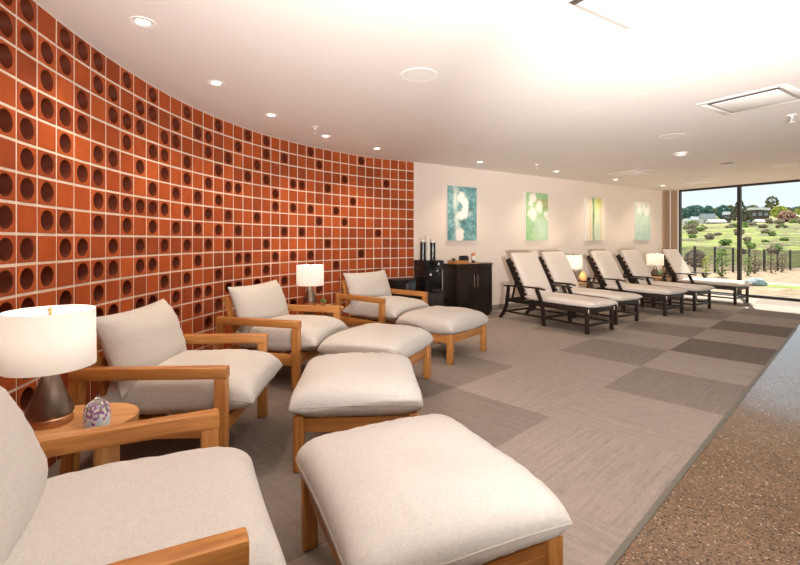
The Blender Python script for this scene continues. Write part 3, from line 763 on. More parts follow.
# stand with the drinks machine
st = thing('machine_stand', 'dark grey metal stand under the black drinks machine', 'stand', W(0.13, 0.0), AW)
bm = NB(); add_box(bm, 0, -0.255, 0.245, 0.36, 0.36, 0.49, 0.004); link('body', bm, M['dark_metal'], st)
bm = NB(); add_box(bm, 0, -0.26, 0.495, 0.40, 0.40, 0.02, 0.004); link('top', bm, M['black_matte'], st)
for s in (-1, 1):
    bm = NB(); add_box(bm, s * 0.088, -0.438, 0.25, 0.168, 0.012, 0.44, 0.003); d_ = link('door', bm, M['dark_metal'], st)
dm = thing('drinks_machine', 'black hot drinks machine standing left of the cabinet', 'drinks machine', W(0.13, 0.0, 0.505), AW)
bm = NB(); add_box(bm, 0, -0.24, 0.27, 0.37, 0.32, 0.54, 0.008); link('housing', bm, M['black_gloss'], dm)
bm = NB(); add_box(bm, 0.06, -0.43, 0.46, 0.22, 0.08, 0.15, 0.008); link('dispensing_head', bm, M['black_gloss'], dm)
bm = NB(); add_box(bm, -0.115, -0.405, 0.28, 0.11, 0.02, 0.46, 0.004); link('control_panel', bm, M['black_gloss'], dm)
bm = NB(); add_box(bm, 0.06, -0.435, 0.03, 0.22, 0.10, 0.02, 0.003); add_box(bm, 0.06, -0.435, 0.043, 0.19, 0.08, 0.006); link('drip_tray', bm, M['dark_metal'], dm)
bm = NB(); add_tube(bm, [(0.06, -0.43, 0.39), (0.06, -0.43, 0.35)], 0.014, 10); link('spout', bm, M['chrome'], dm)
bm = NB(); add_box(bm, -0.075, -0.418, 0.30, 0.034, 0.006, 0.034, 0.001); link('button', bm, M['white_plastic'], dm)
bm = NB()   # star-shaped white mark
for k in range(3):
    add_box(bm, 0.05, -0.472, 0.485, 0.040, 0.003, 0.009, 0, Matrix.Rotation(R(60 * k + 30), 3, 'Y'))
add_box(bm, 0.05, -0.472, 0.462, 0.05, 0.003, 0.007)
link('logo', bm, M['white_card'], dm, False)
bm = NB()
for k in range(4): add_box(bm, 0.0 + 0.035 * k, -0.472, 0.415, 0.012, 0.003, 0.010)
link('indicator_row', bm, plain('grey_print', (0.35, 0.33, 0.31), 0.5), dm, False)
MT = 0.505 + 0.54
def cup_tube(label, t_, h, cup):
    o = thing('cup_dispenser', label, 'cup dispenser', W(t_, 0.25, MT), AW)
    bm = NB(); add_lathe(bm, [(0.052, 0), (0.052, 0.012), (0.046, 0.014), (0.046, h), (0.040, h), (0.040, h - 0.03)], seg=24); link('tube', bm, M['black_gloss'], o)
    bm = NB(); prof = []
    for k in range(7): prof += [(0.034, h - 0.06 + 0.018 * k), (0.038, h - 0.047 + 0.018 * k)]
    prof = [(r_, z) for r_, z in prof if z < h + cup]
    if len(prof) < 2: prof = [(0.027, h - 0.06), (0.030, h + cup)]
    add_lathe(bm, prof, seg=24); link('cups', bm, M['white_card'], o)
    return o
cup_tube('left black cup tube on the drinks machine, a beige cup rim at its top', 0.015, 0.31, 0.05)
cup_tube('right black cup tube on the drinks machine, beside the tall white cup stack', 0.225, 0.30, 0.05)
bm = NB(); prof = [(0.034, 0)]
for k in range(22): prof += [(0.032, 0.012 + 0.0185 * k), (0.037, 0.028 + 0.0185 * k)]
add_lathe(bm, prof, seg=26)
tag(link('cup_stack', bm, M['white_card'], None, True, W(0.117, 0.25, MT)), 'tall stack of white paper cups between the two black tubes', 'cup stack')
# low black bin unit left of the machine
bn = thing('waste_cabinet', 'low glossy black bin cabinet at the tile wall end, left of the drinks machine', 'bin', W(-0.47, 0.06), AW + R(4))
bm = NB(); add_box(bm, 0, -0.21, 0.36, 0.40, 0.32, 0.72, 0.006); link('body', bm, M['black_gloss'], bn)
bm = NB(); add_box(bm, 0, -0.21, 0.735, 0.42, 0.34, 0.02, 0.003); link('lid', bm, M['black_matte'], bn)
bm = NB(); add_tube(bm, [(0.02, -0.375, 0.58), (0.02, -0.375, 0.68)], 0.045, 20); link('opening_ring', bm, M['dark_metal'], bn)

# ------------------------------------------------------------------ paintings
def math_node(nt, op, a, b=None, c=None):
    n = N(nt, 'ShaderNodeMath', operation=op)
    for i, v in enumerate((a, b, c)):
        if v is None: continue
        if isinstance(v, (int, float)): n.inputs[i].default_value = v
        else: nt.links.new(v, n.inputs[i])
    return n.outputs[0]
def blob_mask(nt, vec, blobs, wob=0.05, soft=0.06):
    wob *= 1.5
    """1 inside any of the (x, z, rx, rz) blobs, edges roughened by noise"""
    nz = N(nt, 'ShaderNodeTexNoise'); nz.inputs['Scale'].default_value = 11; nz.inputs['Detail'].default_value = 8; nz.inputs['Roughness'].default_value = 0.72
    nt.links.new(vec, nz.inputs['Vector'])
    sp = N(nt, 'ShaderNodeSeparateXYZ'); nt.links.new(vec, sp.inputs[0])
    sc_ = N(nt, 'ShaderNodeSeparateColor'); nt.links.new(nz.outputs['Color'], sc_.inputs[0])
    X = math_node(nt, 'MULTIPLY_ADD', math_node(nt, 'SUBTRACT', sc_.outputs[0], 0.5), wob * 4, sp.outputs['X'])
    Z = math_node(nt, 'MULTIPLY_ADD', math_node(nt, 'SUBTRACT', sc_.outputs[1], 0.5), wob * 4, sp.outputs['Z'])
    out = None
    for (x, z, rx, rz) in blobs:
        a = math_node(nt, 'DIVIDE', math_node(nt, 'SUBTRACT', X, x), rx); b = math_node(nt, 'DIVIDE', math_node(nt, 'SUBTRACT', Z, z), rz)
        d = math_node(nt, 'SQRT', math_node(nt, 'ADD', math_node(nt, 'MULTIPLY', a, a), math_node(nt, 'MULTIPLY', b, b)))
        out = d if out is None else math_node(nt, 'MINIMUM', out, d)
    mr = N(nt, 'ShaderNodeMapRange'); mr.inputs['From Min'].default_value = 1 + soft * 3; mr.inputs['From Max'].default_value = 1 - soft * 3
    nt.links.new(out, mr.inputs['Value'])
    return mr.outputs[0]
def mixc(nt, fac, a, b):
    mx = N(nt, 'ShaderNodeMix', data_type='RGBA'); nt.links.new(fac, mx.inputs[0])
    for i, v in ((6, a), (7, b)):
        if isinstance(v, tuple): mx.inputs[i].default_value = (*v, 1)
        else: nt.links.new(v, mx.inputs[i])
    return mx.outputs[2]
def painting_mat(k):
    m, nt, b = new_mat('painting_%d' % k); b.inputs['Roughness'].default_value = 0.6
    v = coords(nt); f = noise_tex(nt, v, 7, 6, 0.7); f2 = noise_tex(nt, v, 26, 4, 0.7)
    white = (0.88, 0.84, 0.78)
    if k == 0:
        base = ramp(nt, f, [(0.34, (0.05, 0.19, 0.21)), (0.5, (0.13, 0.33, 0.35)), (0.66, (0.34, 0.54, 0.55))])
        sp = ramp(nt, f2, [(0.56, (0, 0, 0)), (0.70, (1, 1, 1))])
        base = mixc(nt, sp, base, (0.50, 0.64, 0.66))
        base = mixc(nt, blob_mask(nt, v, [(-0.17, 0.3, 0.05, 0.25), (-0.14, -0.15, 0.05, 0.2), (-0.12, -0.4, 0.05, 0.15)], 0.03, 0.2), base, (0.62, 0.70, 0.64))
        base = mixc(nt, blob_mask(nt, v, [(-0.02, 0.30, 0.09, 0.10), (0.07, 0.18, 0.08, 0.12), (0.06, 0.04, 0.09, 0.12), (-0.05, -0.04, 0.09, 0.07), (-0.06, -0.42, 0.09, 0.16)], 0.03, 0.08), base, white)
        col = mixc(nt, blob_mask(nt, v, [(0.20, 0.08, 0.05, 0.05), (0.03, -0.17, 0.05, 0.05), (-0.03, 0.43, 0.02, 0.02), (0.17, -0.32, 0.02, 0.02)], 0.03, 0.2), base, (0.09, 0.17, 0.15))
    elif k == 1:
        base = ramp(nt, f, [(0.38, (0.26, 0.50, 0.24)), (0.56, (0.38, 0.62, 0.34)), (0.68, (0.26, 0.42, 0.12))])
        base = mixc(nt, blob_mask(nt, v, [(0.15, -0.3, 0.2, 0.22), (0.05, -0.1, 0.12, 0.08)], 0.08, 0.3), base, (0.58, 0.72, 0.58))
        base = mixc(nt, blob_mask(nt, v, [(0.12, 0.32, 0.17, 0.05), (0.27, 0.22, 0.07, 0.05), (0.28, 0.36, 0.05, 0.04)], 0.06, 0.3), base, (0.42, 0.34, 0.15))
        col = mixc(nt, blob_mask(nt, v, [(-0.14, 0.40, 0.12, 0.09), (-0.19, 0.28, 0.08, 0.07), (0.06, 0.22, 0.10, 0.13), (-0.14, 0.05, 0.11, 0.15), (-0.2, 0.06, 0.1, 0.08), (0.28, 0.06, 0.06, 0.06), (0.32, -0.05, 0.04, 0.05)], 0.035, 0.08), base, (0.86, 0.82, 0.74))
    elif k == 2:
        sp = N(nt, 'ShaderNodeSeparateXYZ'); nt.links.new(v, sp.inputs[0])
        vv = coords(nt, (6, 1, 1.2)); ff = noise_tex(nt, vv, 2.0, 5, 0.65)
        x = math_node(nt, 'MULTIPLY_ADD', math_node(nt, 'SUBTRACT', ff, 0.5), 0.22, math_node(nt, 'MULTIPLY_ADD', sp.outputs['X'], 1.45, 0.5))
        cr = (0.86, 0.76, 0.58)
        base = ramp(nt, x, [(0.0, (0.80, 0.74, 0.66)), (0.12, cr), (0.24, (0.74, 0.58, 0.44)), (0.30, cr), (0.355, (0.22, 0.19, 0.16)), (0.38, (0.14, 0.40, 0.16)), (0.44, (0.30, 0.58, 0.32)), (0.50, (0.80, 0.78, 0.50)), (0.72, (0.84, 0.78, 0.55)), (0.82, (0.78, 0.56, 0.36)), (0.88, cr), (1.0, (0.86, 0.80, 0.72))])
        base = mixc(nt, blob_mask(nt, v, [(0.11, 0.42, 0.11, 0.12)], 0.03, 0.3), base, (0.55, 0.62, 0.14))
        col = mixc(nt, blob_mask(nt, v, [(0.10, -0.30, 0.11, 0.28)], 0.04, 0.25), base, (0.55, 0.70, 0.56))
    else:
        base = ramp(nt, f, [(0.3, (0.38, 0.55, 0.48)), (0.55, (0.52, 0.67, 0.58)), (0.75, (0.60, 0.68, 0.62))])
        base = mixc(nt, blob_mask(nt, v, [(0.0, 0.45, 0.4, 0.12), (-0.17, 0.30, 0.14, 0.10), (0.18, 0.26, 0.13, 0.12), (0.30, 0.35, 0.1, 0.1)], 0.05, 0.1), base, (0.88, 0.84, 0.80))
        col = mixc(nt, blob_mask(nt, v, [(-0.05, 0.40, 0.05, 0.05), (0.13, 0.40, 0.06, 0.05)], 0.04, 0.2), base, (0.50, 0.68, 0.55))
    nt.links.new(col, b.inputs['Base Color'])
    bump(nt, b, f2, 0.3, 0.003)
    return m
LP = ['teal abstract painting with a white curved shape, above the black cabinet', 'green abstract painting with white petals, above the first two chaise longues',
      'cream striped abstract painting with a green vertical streak', 'pale aqua abstract painting with white top, nearest the window']
for k, t0 in enumerate([0.713, 2.80, 4.82, 6.88]):
    wd = [0.71, 0.68, 0.72, 0.71][k]
    o = thing('painting', LP[k], 'painting', W(t0 + wd / 2, 0.0, 1.38 + 0.505), AW)
    bm = NB(); add_box(bm, 0, -0.045, 0, wd, 0.005, 1.01, 0.001); link('canvas', bm, painting_mat(k), o, False)
    bm = NB(); add_box(bm, 0, -0.0215, 0, wd - .004, 0.041, 1.005, 0.001); link('stretcher_frame', bm, M['white_card'], o, False)

# ------------------------------------------------------------------ ceiling fittings
def ceil_pt(px, py):
    Y = F * (CEIL - H) / (240.5 - py); return Vector(((px - 400) / F * Y, Y, CEIL))
def add_spot(loc, e, blend=0.6, size=95, col=(1.0, 0.80, 0.58), aim=None):
    ld = bpy.data.lights.new('spot_light', 'SPOT'); ld.energy = e; ld.spot_size = R(size); ld.spot_blend = blend; ld.color = col; ld.shadow_soft_size = 0.03
    lo = bpy.data.objects.new('spot_light', ld); C.objects.link(lo); lo.location = loc
    d = (Vector(aim) - Vector(loc)) if aim is not None else Vector((0, 0, -1))
    lo.rotation_euler = d.to_track_quat('-Z', 'Y').to_euler()
    return lo
def make_downlight(label):
    t = thing('downlight', label, 'downlight', group='recessed ceiling downlights')
    bm = NB(); add_lathe(bm, [(0.040, -0.001), (0.046, -0.005), (0.074, -0.005), (0.077, 0.0), (0.072, 0.001), (0.040, 0.001)], seg=32, cap=False); link('trim_ring', bm, M['fixture_white'], t)
    bm = NB(); add_lathe(bm, [(0.041, -0.0012), (0.0001, -0.0018)], seg=32, cap=False); link('lens', bm, M['lamp_lens'], t)
    return t
DL = [((143, 22), 'nearest the viewpoint at the upper left, over the tile wall'), ((216, 83), 'second from the viewpoint along the tile wall'), ((271, 115), 'third from the viewpoint along the tile wall'),
      ((325.7, 136), 'beside the sprinkler above the tile wall, fourth from the viewpoint'), ((377, 148.5), 'last one before the tile wall ends'), ((480, 162), 'in front of the teal painting'),
      ((556.4, 171.4), 'in front of the green painting'), ((615.6, 179.5), 'in front of the cream striped painting'), ((663, 185.5), 'in front of the pale aqua painting by the window')]
first = None
for k, ((px, py), lb) in enumerate(DL):
    pnt = ceil_pt(px, py); lab = 'small lit recessed downlight, ' + lb
    if first is None: first = make_downlight(lab); first.location = pnt
    else: dup(first, pnt, 0, lab)
    add_spot(pnt - Vector((0, 0, 0.02)), 25 if k < 5 else 27, 0.9, 118)
def make_speaker(label, r):
    t = thing('ceiling_speaker', label, 'ceiling speaker', group='round ceiling speakers')
    bm = NB(); add_lathe(bm, [(r * 0.84, -0.003), (r * 0.86, -0.005), (r * 0.95, -0.0045), (r, 0.0)], seg=44, cap=False); link('bezel', bm, M['fixture_white'], t)
    bm = NB(); add_lathe(bm, [(r * 0.85, -0.003), (r * 0.5, -0.0035), (0.0001, -0.0035)], seg=44, cap=False); link('grille', bm, M['white_card'], t)
    return t
for (px, py), r, lb in (((419, 75), 0.16, 'white round ceiling speaker nearest the viewpoint, at upper centre'), ((672, 136), 0.155, 'white round ceiling speaker just left of the smoke detector'),
                        ((727.5, 163), 0.135, 'grey-centred round ceiling speaker above the window mullion'), ((785, 165.5), 0.19, 'faint round ceiling speaker at the right edge near the window')):
    o = make_speaker(lb, r); o.location = ceil_pt(px, py)
    if px == 727.5:
        for c in C.objects:
            if c.parent == o and c.name.startswith('grille'): c.data.materials[0] = M['trim_metal']
sd_ = thing('smoke_detector', 'white domed smoke detector on the ceiling between two round speakers', 'smoke detector', ceil_pt(681, 153))
bm = NB(); add_lathe(bm, [(0.0001, 0), (0.10, 0.0), (0.10, -0.012), (0.075, -0.024)], seg=32, cap=False); link('base', bm, M['fixture_white'], sd_)
bm = NB(); add_lathe(bm, [(0.075, -0.022), (0.070, -0.045), (0.045, -0.058), (0.0001, -0.060)], seg=32, cap=False); link('dome', bm, M['white_plastic'], sd_)
for (px, py), lb in (((315, 127), 'chrome ceiling sprinkler over the tile wall'), ((536.5, 164.5), 'small ceiling sprinkler between two downlights over the pale wall'), ((792, 115), 'ceiling sprinkler at the right edge beside the square air diffuser')):
    s = thing('sprinkler', lb, 'sprinkler', ceil_pt(px, py), 0.5, 'ceiling sprinklers')
    bm = NB(); add_lathe(bm, [(0.0001, 0), (0.034, 0), (0.034, -0.004), (0.015, -0.007)], seg=22, cap=False); link('escutcheon', bm, M['fixture_white'], s)
    bm = NB(); add_lathe(bm, [(0.010, -0.004), (0.010, -0.022), (0.005, -0.024)], seg=12)
    for q in (-1, 1): add_tube(bm, [(q * 0.004, 0, -0.02), (q * 0.017, 0, -0.035), (q * 0.004, 0, -0.055)], 0.0028, 6)
    link('body', bm, M['white_plastic'], s)
    bm = NB(); add_lathe(bm, [(0.005, -0.054), (0.020, -0.057), (0.020, -0.060), (0.002, -0.060)], seg=14); link('deflector', bm, M['white_plastic'], s); s.scale = (1.35, 1.35, 1.35)
def make_diffuser(label):
    t = thing('air_diffuser', label, 'air diffuser', group='square ceiling air diffusers')
    S = 0.36
    bm = NB()
    for s in (-1, 1):
        add_box(bm, s * (S - 0.03), 0, -0.003, 0.06, 2 * S, 0.006, 0.001); add_box(bm, 0, s * (S - 0.03), -0.003, 2 * S - 0.12, 0.06, 0.006, 0.001)
    link('outer_frame', bm, M['fixture_white'], t)
    bm = NB(); add_box(bm, 0, 0, -0.002, 2 * S - 0.12, 2 * S - 0.12, 0.004); link('recess', bm, M['vent_grey'], t)
    bm = NB(); add_box(bm, -0.272, 0, -0.003, 0.050, 0.57, 0.004); link('slot', bm, M['vent_gap'], t)
    bm = NB(); add_box(bm, 0.022, 0, -0.007, 0.53, 0.53, 0.005, 0.002)
    link('centre_plate', bm, M['fixture_white'], t)
    return t
ad = make_diffuser('large square air diffuser with dark slots at the upper right of the ceiling')
c2 = Vector((3.335 + .315, 3.866 + .197, 0)) ; c2 = Vector((2.998, 4.489, CEIL)) + U * 0.37 + NN * 0.35; ad.location = c2; ad.rotation_euler = (0, 0, AW)
dup(ad, Vector((1.504, 2.98, CEIL)) - U * 0.37 + NN * 0.35, AW, 'square air diffuser nearest the viewpoint, washed out at the top edge of the photo')
dup(ad, ceil_pt(634, 173.2), AW, 'small-looking square air diffuser over the middle chaise longue')
dup(ad, ceil_pt(696.5, 182), AW, 'farthest square air diffuser, close to the window head')

# ------------------------------------------------------------------ outdoors
ZT = [(-2, -0.12), (0, -0.15), (14, -0.43), (30, -0.85), (40, -0.4), (52, 0.9), (75, 2.4), (105, 4.3), (141, 6.0), (188, 7.6), (223, 12.6), (260, 15), (420, 17)]
def terr(x, y):
    e = x * U.x + y * U.y - 13.016
    z = ZT[0][1]
    for (a, za), (b, zb) in zip(ZT, ZT[1:]):
        if e >= a:
            k = min(1, (e - a) / (b - a)); z = za + (zb - za) * k
    w = max(0, min(1, (e - 32) / 30))
    z += w * (0.9 * noise.noise(Vector((x * 0.05, y * 0.05, 1))) + 0.35 * noise.noise(Vector((x * 0.17, y * 0.17, 4))))
    z += 0.04 * noise.noise(Vector((x * 0.7, y * 0.7, 9))) * min(1, max(0, e / 3))
    return z
def on(px, Y):   # ground point seen under picture column px at depth Y
    x = (px - 400) / F * Y; return Vector((x, Y, terr(x, Y)))
def mat_ground(name, stops, s1=0.6, s2=6, rough=0.95):
    m, nt, b = new_mat(name)
    f = noise_tex(nt, coords(nt), s1, 8, 0.72); f2 = noise_tex(nt, coords(nt), s2, 4, 0.7)
    mixf = N(nt, 'ShaderNodeMath', operation='MULTIPLY_ADD'); mixf.inputs[1].default_value = 0.4
    nt.links.new(f2, mixf.inputs[0]); mm = N(nt, 'ShaderNodeMath', operation='MULTIPLY'); mm.inputs[1].default_value = 0.6
    nt.links.new(f, mm.inputs[0]); nt.links.new(mm.outputs[0], mixf.inputs[2])
    c = ramp(nt, mixf.outputs[0], stops); nt.links.new(c, b.inputs['Base Color']); b.inputs['Roughness'].default_value = rough
    b.inputs['Specular IOR Level'].default_value = 0.1
    return m
GM = [mat_ground('dry_mulch', [(0.44, (0.20, 0.13, 0.085)), (0.5, (0.30, 0.215, 0.14)), (0.57, (0.40, 0.31, 0.21))], 2.5, 14),
      mat_ground('gravel_path', [(0.42, (0.25, 0.215, 0.19)), (0.58, (0.36, 0.32, 0.29))], 3, 40),
      mat_ground('lawn', [(0.42, (0.15, 0.20, 0.045)), (0.58, (0.28, 0.33, 0.08))], 2, 30),
      mat_ground('meadow', [(0.42, (0.06, 0.05, 0.035)), (0.465, (0.20, 0.145, 0.11)), (0.49, (0.10, 0.125, 0.03)), (0.52, (0.26, 0.29, 0.075)), (0.56, (0.19, 0.23, 0.055)), (0.60, (0.33, 0.27, 0.19))], 0.16, 0.7),
      mat_ground('far_field', [(0.43, (0.11, 0.085, 0.06)), (0.48, (0.20, 0.22, 0.07)), (0.53, (0.30, 0.28, 0.12)), (0.58, (0.34, 0.28, 0.2))], 0.09, 0.4)]
bm = NB(); es = [0, 1, 2, 3, 4, 5, 6, 6.6, 7, 7.8, 8.6, 10, 12, 14, 17, 20, 24, 28, 32, 36, 40, 45, 50, 56, 62, 70, 80, 90, 100, 112, 125, 141, 155, 170, 188, 205, 223, 240, 260, 320, 420]
fs_ = [-0.35 + i for i in range(-1, 2)]
grid = []
for e in es:
    row = []
    for k in range(61):
        q = -1 + 2 * k / 60
        d = 5 + (18 + e * 1.4) * q
        p_ = W(UC + 0.06 + e, d); row.append(bm.verts.new((p_.x, p_.y, terr(p_.x, p_.y))))
    grid.append(row)
for i in range(len(es) - 1):
    em = (es[i] + es[i + 1]) / 2
    mi = 0 if em < 6.6 else 2 if em < 7.6 else 1 if em < 9.5 else 0 if em < 34 else 3 if em < 130 else 4
    for k in range(60):
        f = bm.faces.new((grid[i][k], grid[i][k + 1], grid[i + 1][k + 1], grid[i + 1][k])); f.material_index = mi
g = struct('ground', bm, GM, True)

# fence
M['fence'] = plain('fence', (0.06, 0.052, 0.05), 0.6, 0.3)
fx = []
A = Vector((16.4, 24.7, 0)); B = Vector((29.0, 33.0, 0)); dv = (B - A) / 6
fn = thing('fence', 'dark metal post and wire fence running across the slope outside', 'fence', (A.x, A.y, terr(A.x, A.y)))
for k in range(-3, 13):
    q = A + dv * k; z = terr(q.x, q.y)
    bm = NB(); add_box(bm, q.x - A.x, q.y - A.y, z + 0.74 - fn.location.z, 0.10, 0.10, 1.52, 0.01); link('post', bm, M['fence'], fn)
    q2 = q + dv; z2 = terr(q2.x, q2.y); bm = NB()
    for j in range(1, 30):
        w_ = q.lerp(q2, j / 30); zz = z + (z2 - z) * j / 30
        add_box(bm, w_.x - A.x, w_.y - A.y, zz + 0.74 - fn.location.z, 0.010, 0.010, 1.36)
    for hh in (0.1, 0.75, 1.42):
        add_beam(bm, (q.x - A.x, q.y - A.y, z + hh - fn.location.z), (q2.x - A.x, q2.y - A.y, z2 + hh - fn.location.z), 0.016, 0.016)
    link('wire_panel', bm, M['fence'], fn, False)
# greenery
def leafmat(name, col):
    m, nt, b = new_mat(name)
    f = noise_tex(nt, coords(nt), 3, 5, 0.7)
    c = ramp(nt, f, [(0.35, tuple(x * 0.55 for x in col)), (0.65, tuple(min(1, x * 1.35) for x in col))]); nt.links.new(c, b.inputs['Base Color'])
    b.inputs['Roughness'].default_value = 0.9; b.inputs['Specular IOR Level'].default_value = 0.1
    return m
LM = {'conifer': leafmat('leaf_conifer', (0.13, 0.125, 0.085)), 'teal': leafmat('leaf_teal', (0.10, 0.20, 0.17)), 'olive': leafmat('leaf_olive', (0.19, 0.19, 0.10)),
      'lime': leafmat('leaf_lime', (0.42, 0.46, 0.10)), 'pink': leafmat('leaf_pink', (0.42, 0.24, 0.17)), 'mid': leafmat('leaf_mid', (0.22, 0.30, 0.10)), 'brush': leafmat('leaf_brush', (0.33, 0.26, 0.19))}
bark = plain('bark', (0.10, 0.07, 0.05), 0.9)
def tree(name, label, cat, loc, h, w, mat, seed, shape='round', group=None, trunk=0.25):
    t = thing(name, label, cat, loc, 0, group)
    bm = NB(); rs = random.Random(seed)
    nb = 90
    for k in range(nb):
        u_ = rs.random()
        if shape == 'cone': rad = w / 2 * (1 - u_) * 0.85 + 0.03 * w; rb = w * (0.045 + 0.06 * (1 - u_))
        else: rad = w / 2 * math.sqrt(max(0.05, 1 - (2 * u_ - 1) ** 2)) * (0.55 + 0.3 * rs.random()); rb = w * (0.06 + 0.06 * rs.random())
        a = rs.random() * 2 * PI; z = h * (trunk * 0.6 + (1 - trunk * 0.6 - 0.08) * u_)
        r_ = bmesh.ops.create_icosphere(bm, subdivisions=1, radius=rb)
        c = Vector((rad * math.cos(a), rad * math.sin(a), z))
        for v in r_['verts']:
            v.co = v.co * (1 + 0.7 * noise.noise(v.co * (4 / rb) * 0.35 + c)) ; v.co.z *= 0.9; v.co += c
    link('crown', bm, mat, t, False)
    bm = NB(); add_tube(bm, [(0, 0, -0.1), (0, 0, h * 0.5), (0, 0, h * 0.85)], [w * 0.045 + .01, w * 0.03 + .006, w * 0.01], 8); link('trunk', bm, bark, t)
    return t
def px_tree(px, Y, ytop, wpx, *a, **k):
    g_ = on(px, Y); h = H + (240.5 - ytop) * Y / F - g_.z
    return (g_, max(0.4, h), wpx * Y / F)
def T(name, label, cat, px, Y, ytop, wpx, mat, seed, shape='round', group=None, trunk=0.25):
    g_, h, w = px_tree(px, Y, ytop, wpx); return tree(name, label, cat, g_, h, w, LM[mat], seed, shape, group, trunk)
T('conifer', 'dark pointed conifer behind the window mullion, beside the brown house', 'tree', 740, 140, 197, 20, 'conifer', 1, 'cone')
T('tree', 'tall grey-green tree rising behind the brown house', 'tree', 772, 190, 195.5, 13, 'olive', 2)
T('tree', 'yellow-green tree just right of the brown house', 'tree', 779, 172, 205, 14, 'lime', 3)
T('tree', 'pinkish brown bare-looking tree right of the brown house', 'tree', 786, 140, 211, 18, 'pink', 4, trunk=0.1)
T('tree', 'lime green rounded tree at the right edge of the window view', 'tree', 798, 150, 208, 9, 'lime', 5)
T('shrub', 'tall brown-green shrub inside the fence right of the mullion, the tallest one there', 'shrub', 771, 27.5, 242, 10, 'brush', 6, 'cone', trunk=0.05)
T('shrub', 'wide brownish shrub just right of the mullion at the fence', 'shrub', 755, 26, 248, 12, 'brush', 7, trunk=0.05)
T('shrub', 'green young shrub between two fence posts left of the mullion', 'shrub', 722, 21.5, 246, 13, 'mid', 8, trunk=0.05)
T('sapling', 'pale yellow-green sapling in front of the fence at the left of the window', 'sapling', 706, 21, 254, 8, 'lime', 9, trunk=0.1)
T('shrub', 'brownish shrub at the fence near the right edge of the photo', 'shrub', 782, 29, 248, 8, 'brush', 10, trunk=0.05)
T('shrub', 'low green shrub between the mullion and the wide brown shrub', 'shrub', 748, 23, 256, 8, 'mid', 12, trunk=0.05)
T('shrub', 'grey-brown low bush behind the fence at the left of the window', 'shrub', 696, 36, 249, 20, 'brush', 13, trunk=0.02)
rs = random.Random(21)
for k in range(26):
    px = 678 + k * 5.1 + rs.uniform(-1.5, 1.5)
    T('far_tree', 'small dark green tree of the distant treeline under the sky', 'tree', px, 196 + 17 * (k % 3), 206.5 + rs.uniform(-2.0, 2.2), 10 + rs.uniform(0, 3), 'teal' if rs.random() < .75 else 'olive', 100 + k, 'round', 'distant treeline', 0.0)
rb_ = random.Random(77); got = []
for k in range(1500):
    if len(got) > 55: break
    px = rb_.uniform(683, 802); Y = 42 + 100 * rb_.random() ** 0.8; wd_ = rb_.uniform(0.5, 1.5) * (0.5 + Y / 90); g_ = on(px, Y)
    if any((g_ - q).length < (wd_ + w2) * 0.75 for q, w2 in got): continue
    got.append((g_, wd_))
    tree('meadow_bush', 'low brown-green bush on the meadow slope beyond the fence', 'bush', g_, wd_ * rb_.uniform(0.3, 0.65), wd_, LM['brush' if rb_.random() < .6 else 'mid'], 200 + k, 'round', 'bushes on the meadow slope', 0.0)
# boulder
bm = NB(); bmesh.ops.create_icosphere(bm, subdivisions=4, radius=1)
for v in bm.verts:
    v.co = v.co * (1 + 0.15 * noise.noise(v.co * 1.7)); v.co = Vector((v.co.x * 0.42, v.co.y * 0.28, v.co.z * 0.19 + 0.08))
g_ = on(755, 16.5)
tag(link('boulder', bm, plain('boulder', (0.27, 0.33, 0.36), 0.8, var=0.25, scale=5), None, True, g_), 'low blue-grey boulder on the path outside, right of the mullion', 'boulder')
